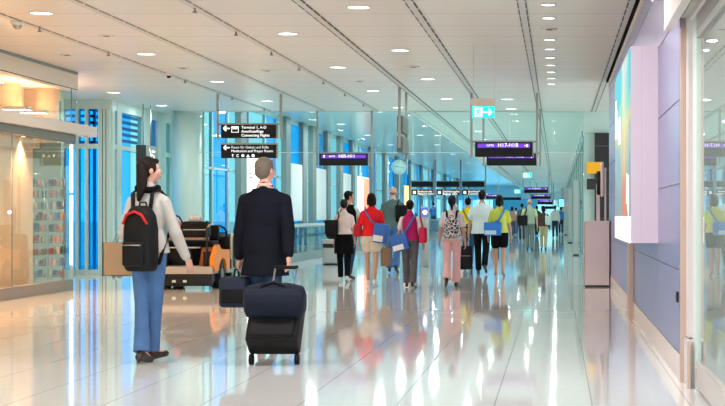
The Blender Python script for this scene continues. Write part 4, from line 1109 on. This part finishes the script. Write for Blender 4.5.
def backpack(p, mats, label, w=.30, h=.46, dpt=.17, zc=1.13, xo=0., trim=None, straps=M_blackn, pocket=None):
    y0 = -.115
    base = p.up((xo, y0 - dpt / 2, zc - h / 2))
    r, b = p.carry('backpack', base, label, 'backpack')
    mb = MB(); n = 20; rs = []
    for t, k in ((0, .80), (.06, .95), (.3, 1.0), (.65, .98), (.85, .86), (.96, .62), (1, .35)):
        z = t * h
        rs.append([((w / 2) * k * math.copysign(abs(math.cos(a)) ** .6, math.cos(a)), (dpt / 2) * k * math.copysign(abs(math.sin(a)) ** .7, math.sin(a)), z) for a in [2 * PI * i / n for i in range(n)]])
    mb.rings(rs).blob('body', mats, r, .010, 3)
    mb = MB().box(-w * .34, w * .34, -dpt / 2 - .035, -dpt / 2 + .02, h * .08, h * .45, bev=.02)
    pk = mb.build('front_pocket', pocket or mats, r)
    MB().tube([(-w * .3, -dpt / 2 - .04, h * .40), (w * .3, -dpt / 2 - .04, h * .40)], .005, 6).build('zip', M_metal, pk)
    if trim:
        MB().tube([(-w * .40, -dpt * .42, h * .72), (-w * .25, -dpt * .50, h * .86), (0, -dpt * .48, h * .91), (w * .25, -dpt * .50, h * .86), (w * .40, -dpt * .42, h * .72)], .012, 8).build('trim', trim, r)
    MB().tube([(-.04, .03, h * .97), (-.03, .03, h * 1.05), (.03, .03, h * 1.05), (.04, .03, h * .97)], .008, 6).build('handle', straps, r)
    for sx in (-1, 1):
        pts = [(sx * .085 + xo * .3, y0 - .02, zc + h * .38), (sx * .10, -.085, 1.44), (sx * .115, -.01, 1.47), (sx * .115, .08, 1.42), (sx * .12, .135, 1.28), (sx * .15, .10, 1.10), (sx * .165, .0, 1.0), (sx * .13 + xo, y0 - .03, zc - h * .40)]
        MB().tube([p.up(q) - b for q in pts], .022, 8, flat=.35, up=(0, 1, 0)).build('strap', straps, r)
    return r

def shoulder_bag(p, side, m, label, w=.32, bev=.04, h=.24, dpt=.09, z=.86, y=-.05, over=None, patch=None, strap=None, xoff=.0, tilt=0., rad=.016):
    """messenger bag hanging at one hip, strap over the other (or same) shoulder"""
    x = side * (.20 + xoff)
    base = p.up((x, y, z)); r, b = p.carry('shoulder_bag', base, label, 'bag')
    M = Matrix.Rotation(R(tilt), 4, 'Y')
    MB().box(-w / 2, w / 2, -dpt / 2, dpt / 2, 0, h, bev=bev, M=M).build('body', m, r)
    fl = MB().box(-w / 2 - .005, w / 2 + .005, -dpt / 2 - .012, dpt / 2 + .004, h * .28, h + .01, bev=.018, M=M).build('flap', m, r)
    if patch: MB().box(-w * .46, w * .2, -dpt / 2 - .02, -dpt / 2 - .008, h * .08, h * .40, bev=.004, M=M).build('patch', patch, r)
    ss = side if over is None else over
    g = .03
    pts = [Vector((x * 1.0, y - dpt * .3, z + h * .9)), Vector((ss * .12 * .4 + x * .45, -.165, 1.20)), Vector((ss * .10, -.135, 1.40)), Vector((ss * .125, -.02, 1.485)), Vector((ss * .115, .09, 1.42)), Vector((ss * .06 + x * .3, .155, 1.25)), Vector((x * .95, y + dpt * .5 + .06, z + h * .9))]
    MB().tube([p.up(q) - b for q in pts], rad, 8, flat=.35, up=(0, 1, 0)).build('strap', strap or m, r)
    return r

def paper_bag(p, side, label, w=.26, h=.30, dpt=.11, rz=0., m=None, drop=.04, dx=0., name='paper_bag'):
    hnd = p.hand(side)
    base = hnd + Vector((dx, 0, -drop - h - .05)); r, b = p.carry(name, base, label, 'bag')
    M = Matrix.Rotation(R(rz), 4, 'Z'); t = .006
    mb = MB()
    mb.box(-w / 2, w / 2, -dpt / 2, -dpt / 2 + t, 0, h, M=M).box(-w / 2, w / 2, dpt / 2 - t, dpt / 2, 0, h, M=M).box(-w / 2, -w / 2 + t, -dpt / 2, dpt / 2, 0, h, M=M).box(w / 2 - t, w / 2, -dpt / 2, dpt / 2, 0, h, M=M).box(-w / 2, w / 2, -dpt / 2, dpt / 2, 0, t, M=M)
    mb.build('body', m or M_paper, r)
    for yy in (-1, 1):
        MB().tube([M @ Vector(q) for q in ((-w * .2, yy * dpt * .45, h), (-w * .12, yy * dpt * .3, h + .07), (w * .12, yy * dpt * .3, h + .07), (w * .2, yy * dpt * .45, h))], .004, 6).build('handle', m or M_paper, r)
    return r

# 1 woman with the backpack, left
M_cardi = fabric('light_grey_knit', (.50, .48, .44)); M_redtrim = fabric('red_trim', (.55, .03, .03))
p = Person('person in light grey cardigan and flared jeans walking with a black backpack', 148.5, 362, 1.70, -20, 'f', M_skinp, M_hairb, 'longtail', legs=((-7, 6), (8, 4)), arms=((-6, 14, 62), (12, 15, 16)), yaw=38, vox=.009, spread=-.11)
p.top(M_cardi, 'cardigan', 'long', .92, .018, hemw=(.185, .145)); p.trousers(M_jean, 'jeans', .026, .004); p.shoes(M_shoe, .02)
MB().tube([p.up((.085 * math.cos(t), -.01 + .08 * math.sin(t), 1.475 + .01 * math.sin(2 * t))) for t in [2 * PI * i / 20 for i in range(21)]], .030, 10).build('scarf', M_blackf, p.root)
backpack(p, M_blackn, 'black backpack with red piping on the woman in the grey cardigan', w=.30, h=.56, dpt=.20, zc=1.05, xo=.075, trim=M_redtrim)
paper_bag(p, -1, 'open brown paper carrier bag held by the woman with the black backpack', w=.30, h=.30, dpt=.14, rz=20, drop=-.16, dx=-.19)
# 2 man in dark suit
M_suit = fabric('dark_navy_suit', (.010, .011, .018), .15)
p2 = Person('person in long dark suit jacket pulling a black wheeled case', 265, 351.5, 1.73, -3, 'm', M_skinp, M_hairg, 'short', legs=((16, 6), (-10, 14)), arms=((2, 9, 6), (-20, 10, 3)), yaw=25, vox=.009)
p2.trousers(M_jeand, 'jeans'); p2.shoes(M_shoe)
mb = p2.top(M_suit, 'jacket', 'long', .67, .028, hemw=(.215, .155), collar=M_suit, slack=.012)
MB().tube([p2.up((.062 * math.cos(t), -.004 + .058 * math.sin(t), 1.508)) for t in [2 * PI * i / 16 for i in range(17)]], .008, 8).build('shirt_collar', mat('white_collar', (.75, .75, .75), .6), p2.root)
# wheeled case behind him
def roller(loc, w, h, dpt, tiltdeg, label, m, tag_m=None, handle=.45, rz=0., name='wheeled_suitcase'):
    r = empty(name, loc, R(rz), label, 'suitcase')
    M = Matrix.Translation((0, 0, .05)) @ Matrix.Rotation(-R(tiltdeg), 4, 'X')
    MB().box(-w / 2, w / 2, -dpt, 0, .03, h, bev=.03, M=M).build('shell', m, r)
    fp = MB().box(-w * .42, w * .42, -dpt - .04, -dpt + .02, h * .1, h * .62, bev=.02, M=M).build('front_pocket', m, r)
    MB().tube([M @ Vector((-w * .38, -dpt - .042, h * .58)), M @ Vector((w * .38, -dpt - .042, h * .58))], .006, 6).build('zip', M_metal, fp)
    for sx in (-1, 1):
        wl = MB().cyl((sx * w * .40, 0, .045), (sx * w * .48, 0, .045), .045, n=20).build('wheel', M_rubber, r)
    hd = MB()
    for sx in (-1, 1): hd.cyl(M @ Vector((sx * w * .22, -.02, h)), M @ Vector((sx * w * .22, -.02, h + handle)), .008, n=8)
    hd.build('trolley_rods', M_metal, r)
    MB().tube([M @ Vector((-w * .24, -.02, h + handle)), M @ Vector((w * .24, -.02, h + handle))], .016, 8).build('grip', M_rubber, r)
    return r, M
hw = p2.W(p2.hand(1))
D0 = 12.45; Xc = wx(272, D0 - .1)
r, Mx = roller((Xc, D0, 0), .43, .50, .24, 38, 'black soft wheeled case trailing behind the man in the dark suit', M_blackn, handle=.42)
MB().box(-.08, .06, -.30, -.288, .38, .40, M=Mx @ Matrix.Rotation(R(-10), 4, 'Y')).build('luggage_tag', mat('pale_tag', (.75, .85, .8), .5), r)
# duffel strapped above it
r = empty('duffel_bag', (Xc + .01, D0 - .02, .37), 0, 'dark navy duffel bag lying on top of the black wheeled case', 'bag')
mb = MB(); n = 16; rs = []
for x, k in ((-.25, .55), (-.23, .85), (-.12, 1.0), (0, 1.03), (.12, 1.0), (.23, .85), (.25, .55)):
    rs.append([(x, .15 * k * math.cos(a), .155 + .155 * k * math.sin(a)) for a in [2 * PI * i / n for i in range(n)]])
mb.rings(rs).blob('body', mat('navy_duffel', (.005, .009, .022), .6, spec=.2, bump=.3, bscale=14), r, .01, 3)
MB().tube([(-.12, -.10, .22), (-.10, -.09, .29), (0, -.05, .32), (.10, -.09, .29), (.12, -.10, .22)], .012, 8).build('handle', M_rubber, r)
MB().tube([(-.2, -.02, .283), (.2, -.02, .283)], .006, 6).build('zip', M_metal, r)
# soft bag in his left hand
h1 = p2.hand(-1); base = h1 + Vector((-.02, .0, -.36)); r, b = p2.carry('hand_bag', base, 'dark slate soft bag in the left hand of the man in the suit', 'bag')
MB().box(-.13, .13, -.16, .16, 0, .28, bev=.04).build('body', mat('slate_bag', (.02, .03, .05), .7, spec=.2, bump=.2, bscale=12), r)
MB().tube([(-.0, -.09, .27), (0, -.06, .345), (0, .06, .345), (0, .09, .27)], .010, 8).build('handle', M_rubber, r)
MB().box(-.10, .10, -.175, -.155, .04, .17, bev=.01).build('front_pocket', M_blackn, r)

# 3 group
M_white_top = fabric('pale_pink_top', (.72, .60, .58)); M_redt = fabric('red_tshirt', (.72, .02, .03)); M_short = fabric('cream_shorts', (.66, .60, .50))
M_blueb = mat('blue_nylon', (.02, .13, .50), .5, bump=.2, bscale=12); M_patch = mat('white_patch', (.75, .78, .8), .5)
p = Person('person in pale pink top with black skirt over dark trousers, left in the group', 344, 282, 1.49, 5, 'f', M_skin, M_hair, 'bun', legs=((12, 6), (-8, 14)), arms=((5, 8, 10), (8, 8, 12)), vox=.013)
p.top(M_white_top, 'top', 'short', 1.0, .016); p.trousers(M_blackf); p.shoes(M_shoew); p.skirt(M_blackf, 'skirt', .58, .215)
shoulder_bag(p, -1, M_blackn, 'bulky black bag on the left shoulder of the woman in pale pink', w=.27, h=.40, dpt=.24, z=.90, y=-.05, over=-1, xoff=.06, bev=.10)
p = Person('person with black hair, dark vest and pale shirt behind the pink top woman', 349, 279, 1.66, -20, 'm', M_skin2, M_hair, 'short', legs=((8, 4), (-6, 10)), arms=((5, 8, 10), (8, 8, 12)), yaw=45, vox=.014)
p.top(fabric('pale_shirt', (.6, .7, .68)), 'shirt', 'long', .95, .012, collar=M_white); p.top(M_blackf, 'vest', 'none', .93, .022); p.trousers(M_jeand); p.shoes(M_shoe)
p = Person('person in red T-shirt and cream shorts in the middle of the group', 371.5, 286.5, 1.58, 0, 'f', M_skin2, M_hair, 'bob', legs=((10, 4), (-8, 10)), arms=((2, 14, 25), (6, 8, 10)), vox=.012)
p.top(M_redt, 'tshirt', 'short', .93, .022, hemw=(.19, .145)); p.trousers(M_short, 'shorts', length=.22, g=.024); p.shoes(M_shoew)
shoulder_bag(p, 1, M_blueb, 'blue messenger bag with white patch worn by the woman in red', w=.28, h=.36, dpt=.10, z=.80, y=-.14, over=-1, patch=M_patch, xoff=-.03, tilt=8)
paper_bag(p, 1, 'tan paper bag in the right hand of the woman in red', w=.18, h=.34, dpt=.10, drop=.0, dx=.03)
r, b = p.carry('handbag', p.up((-.26, .0, .92)), 'red soft handbag hanging left of the woman in red', 'bag')
MB().box(-.08, .08, -.08, .08, 0, .24, bev=.04).build('body', fabric('dark_red_bag', (.45, .03, .04)), r)
MB().tube([(0, -.05, .23), (0, -.02, .40), (0, .02, .40), (0, .05, .23)], .008, 6).build('strap', fabric('dark_red_strap', (.35, .03, .04)), r)
M_teal_shirt = fabric('slate_green_shirt', (.10, .16, .16))
p = Person('bald person in slate green shirt and blue jeans with a dark shoulder bag', 393, 273, 1.80, 3, 'm', M_skinp, M_hairg, 'bald', legs=((14, 6), (-10, 14)), arms=((4, 14, 10), (8, 10, 12)), vox=.013)
p.top(M_teal_shirt, 'shirt', 'long', .92, .022, hemw=(.19, .14), collar=M_teal_shirt); p.trousers(M_jean, 'jeans', .01, .018); p.shoes(M_shoe)
shoulder_bag(p, 1, M_blackn, 'black shoulder bag on the bald man in slate green', w=.24, h=.34, dpt=.12, z=1.02, y=-.10, xoff=-.02)
M_mag = fabric('magenta_top', (.42, .02, .13)); M_grey = fabric('grey_trousers', (.11, .11, .12))
p = Person('person in magenta top with white sleeves and grey trousers', 410, 287.5, 1.46, -6, 'f', M_skin2, M_hair, 'bun', legs=((6, 2), (-4, 8)), arms=((6, 14, 18), (10, 12, 14)), vox=.012)
p.top(M_mag, 'top', 'short', .93, .020, hemw=(.19, .145), sleeves_m=fabric('white_sleeves', (.68, .68, .68))); p.trousers(M_grey, g=.02, flare=.012); p.shoes(M_shoe)
shoulder_bag(p, -1, M_blueb, 'blue messenger bag with white patch worn by the woman in magenta', w=.34, h=.34, dpt=.11, z=.72, y=-.15, over=1, patch=M_patch, xoff=-.07, tilt=-16, rad=.02)
r, b = p.carry('handbag', p.up((.27, -.02, .88)), 'red bag at the right side of the woman in magenta', 'bag')
MB().box(-.07, .07, -.12, .12, 0, .32, bev=.04).build('body', fabric('crimson_bag', (.55, .03, .08)), r)
MB().tube([(0, -.06, .3), (-.06, -.03, .55), (-.06, .03, .55), (0, .06, .3)], .009, 6).build('strap', fabric('crimson_strap', (.5, .03, .08)), r)
# person behind the handrail in blue
p = Person('person in blue shirt on the walkway behind the silver pillar', 434, 250, 1.70, 50, 'm', M_skin2, M_hair, 'short', legs=((2, 2), (-2, 4)), arms=((30, 10, 30), (35, 10, 40)), vox=.02, at=(-7.42, 90.))
p.root.location.z = .22
p.top(fabric('blue_shirt', (.04, .16, .40)), 'shirt', 'short', .93, .018); p.trousers(M_jeand); p.shoes(M_shoe)

# 4 woman with patterned backpack and pink trousers
M_wt = fabric('white_tshirt', (.72, .68, .72)); M_pinkt = fabric('pink_trousers', (.80, .47, .47))
m_pat = mat('black_white_pattern', (.02, .02, .025), .6)
N = m_pat.node_tree.nodes; L = m_pat.node_tree.links
tc = N.new('ShaderNodeTexCoord'); vo = N.new('ShaderNodeTexVoronoi'); vo.inputs['Scale'].default_value = 19; vo.feature = 'DISTANCE_TO_EDGE'; L.new(tc.outputs['Object'], vo.inputs[0])
rp = N.new('ShaderNodeValToRGB'); rp.color_ramp.interpolation = 'CONSTANT'; rp.color_ramp.elements[0].color = (.75, .73, .75, 1); rp.color_ramp.elements[1].position = .085; rp.color_ramp.elements[1].color = (.015, .015, .02, 1)
L.new(vo.outputs[0], rp.inputs[0]); L.new(rp.outputs[0], N['Principled BSDF'].inputs['Base Color'])
p = Person('person in white T-shirt and pink trousers with a patterned backpack', 452, 286.5, 1.55, 0, 'f', M_skin2, M_hair, 'ponytail', legs=((-16, 18), (6, 2)), arms=((2, 12, 16), (4, 12, 14)), vox=.012)
p.top(M_wt, 'tshirt', 'short', .90, .020, hemw=(.185, .14)); p.trousers(M_pinkt, flare=.02, g=.02); p.shoes(M_shoe)
backpack(p, m_pat, 'black and white patterned backpack on the woman in pink trousers', w=.30, h=.42, dpt=.16, zc=1.13, pocket=m_pat)
# 5 black wheeled case, yellow shirt, tall man, woman in yellow-green
roller((wx(465.5, zf(273.5)), zf(273.5), 0), .30, .52, .20, 6, 'small black wheeled case between the pink trousers and the tall man', M_blackn, handle=.40)
p = Person('person in bright yellow shirt with a brown bag, behind the pink trousered woman', 468, 268, 1.60, 0, 'm', M_skin2, M_hair, 'short', legs=((6, 2), (-6, 8)), arms=((2, 9, 12), (4, 9, 10)), vox=.014)
p.top(fabric('yellow_shirt', (.85, .60, .01)), 'shirt', 'short', .90, .022, hemw=(.19, .14)); p.trousers(M_jeand); p.shoes(M_shoe)
shoulder_bag(p, 1, mat('brown_leather', (.16, .09, .05), .5), 'brown shoulder bag on the man in bright yellow', w=.28, h=.22, dpt=.10, z=.86, y=-.12, over=-1, xoff=-.1)
M_pale = fabric('pale_blue_shirt', (.58, .68, .70))
p = Person('tall person in loose pale blue shirt and black trousers', 482, 274, 1.72, 0, 'm', M_skin2, M_hair, 'short', legs=((8, 4), (-20, 20)), arms=((2, 14, 12), (6, 12, 12)), vox=.013)
p.top(M_pale, 'shirt', 'short', .84, .038, hemw=(.225, .165), slack=.02, collar=M_pale); p.trousers(M_blackf, g=.018); p.shoes(M_shoe)
hb = paper_bag(p, 1, 'grey tote bag hanging right of the tall man in pale blue', w=.06, h=.40, dpt=.26, drop=.02, dx=.04, m=mat('grey_tote', (.10, .12, .12), .6), name='tote_bag')
M_lime = fabric('yellow_green_top', (.62, .72, .12))
p = Person('person in yellow-green top and black shorts with a blue shoulder bag', 499.5, 276.5, 1.60, 0, 'f', M_skin2, M_hair, 'bob', legs=((4, 2), (-10, 12)), arms=((4, 12, 12), (4, 12, 12)), vox=.012)
p.top(M_lime, 'tshirt', 'short', .93, .022, hemw=(.19, .145)); p.trousers(M_blackf, 'shorts', length=.26, g=.026); p.shoes(mat('sandal_tan', (.45, .25, .2), .5))
shoulder_bag(p, -1, mat('bright_blue_nylon', (.015, .20, .68), .45, bump=.2, bscale=12), 'bright blue bag with pale bottom worn by the woman in yellow-green', w=.38, h=.28, dpt=.11, z=.87, y=-.15, over=1, patch=mat('pale_blue_patch', (.5, .7, .85), .5), xoff=-.06, rad=.022)
# 6 couple further off
M_tan = fabric('tan_trousers', (.50, .38, .22)); M_khaki = fabric('khaki_vest', (.42, .44, .34)); M_olive = fabric('olive_grey_trousers', (.17, .19, .17))
p = Person('person in khaki vest over a yellow shirt with grey trousers, beside the brown top', 529.5, 250.5, 1.74, 0, 'm', M_skinp, M_hairg, 'bald', legs=((3, 2), (-3, 4)), arms=((2, 13, 10), (2, 11, 8)), vox=.014)
p.top(M_khaki, 'vest', 'short', .90, .024, hemw=(.19, .14), sleeves_m=fabric('yellow_sleeves', (.68, .66, .25))); p.trousers(M_olive, g=.02); p.shoes(M_shoe)
shoulder_bag(p, -1, M_blackn, 'black shoulder bag on the man in the khaki vest', w=.34, h=.34, dpt=.16, z=.84, y=-.10, xoff=.04, rad=.022)
p = Person('person in brown top and tan trousers with a white shoulder bag', 543.5, 250, 1.52, 0, 'f', M_skin2, M_hairb, 'bob', legs=((4, 2), (-4, 6)), arms=((2, 13, 14), (4, 10, 12)), vox=.014)
p.top(fabric('brown_top', (.09, .05, .04)), 'top', 'long', .93, .018); p.trousers(M_tan, g=.020, length=.92); p.shoes(M_shoe)
shoulder_bag(p, 1, fabric('white_bag', (.66, .70, .70)), 'white shoulder bag on the woman in the brown top', w=.22, h=.36, dpt=.12, z=.98, y=-.10, xoff=-.02)
# far people
far = (
    ('person in grey clothes half hidden by the man in khaki', 522, 241, 1.70, (.12, .13, .14), (.06, .06, .07), 'short', 'm'),
    ('person in pale shirt and dark trousers far behind the brown top woman', 555, 238, 1.66, (.66, .58, .54), (.03, .04, .07), 'short', 'm'),
    ('person in peach shirt far behind the patterned backpack', 457, 246, 1.58, (.75, .48, .38), (.2, .2, .3), 'bald', 'm'),
    ('person in orange top far away left of the black shoulder bag', 512, 237, 1.62, (.70, .32, .2), (.1, .1, .15), 'bob', 'f'),
    ('person in white top far away beside the orange top', 516, 235, 1.60, (.7, .7, .7), (.05, .08, .2), 'short', 'm'),
    ('person in blue top at the far end right of the couple', 561, 234, 1.65, (.05, .2, .5), (.03, .03, .05), 'short', 'm'),
    ('person in dark jacket far away between the couple', 537, 236, 1.68, (.04, .05, .06), (.03, .03, .05), 'short', 'm'),
    ('person in red top far away right of the tall man', 494, 236, 1.6, (.5, .06, .06), (.05, .05, .08), 'bob', 'f'),
)
for lab, px, fy, h, c1_, c2_, hs, sx in far:
    p = Person(lab, px, fy, h, random.uniform(-12, 12), sx, M_skin2, M_hair if hs != 'bald' else M_hairg, hs, legs=((8, 4), (-8, 10)), arms=((4, 9, 12), (2, 9, 12)), vox=.02)
    p.top(fabric('far_top_' + str(px), c1_), 'shirt', 'long', .92, .02); p.trousers(fabric('far_trousers_' + str(px), c2_)); p.shoes(M_shoe)

# bin behind the group
d = zf(265)
bn = empty('litter_bin', (wx(331, d), d, 0), 0, 'low grey metal bin behind the woman in the pale pink top', 'bin')
MB().box(-.22, .22, 0, .35, .03, .62, bev=.02).build('body', M_metal, bn)
MB().box(-.2, .2, -.01, .0, .42, .52).build('opening', M_dark, bn)
MB().box(-.2, .2, .02, .33, 0, .03).build('base', M_dark, bn)

# ------------------------------------------------------------------ outside ground, sky, camera
struct(MB().box(-160, -14.2, -20, 300, -.5, -.3).build('ground_outside', mat('apron_concrete', (.55, .56, .56), .8, var=.1, vscale=.05)))

w = bpy.data.worlds.new('sky'); SC.world = w; w.use_nodes = True
nt = w.node_tree; bg = nt.nodes['Background']
bg.inputs[0].default_value = (.86, .93, 1.0, 1); bg.inputs[1].default_value = 1.9

cam = bpy.data.cameras.new('camera'); co = bpy.data.objects.new('camera', cam); COL.objects.link(co)
co.location = (0, 0, EYE); co.rotation_euler = (PI / 2, 0, 0)
cam.sensor_width = 36; cam.lens = 36 * F / 725
cam.shift_x = -(VX - 362.5) / 725; cam.shift_y = (VY - 203) / 725
cam.clip_end = 400; cam.clip_start = .1
SC.camera = co
SC.view_settings.view_transform = 'Standard'; SC.view_settings.look = 'None'; SC.view_settings.gamma = 1
SC.view_settings.use_curve_mapping = False
SC.view_settings.exposure = 0.2
SC.cycles.use_denoising = True
SC.cycles.max_bounces = 10; SC.cycles.transparent_max_bounces = 16; SC.cycles.glossy_bounces = 5; SC.cycles.diffuse_bounces = 5
SC.cycles.caustics_reflective = False; SC.cycles.caustics_refractive = False
SC.cycles.sample_clamp_indirect = 6
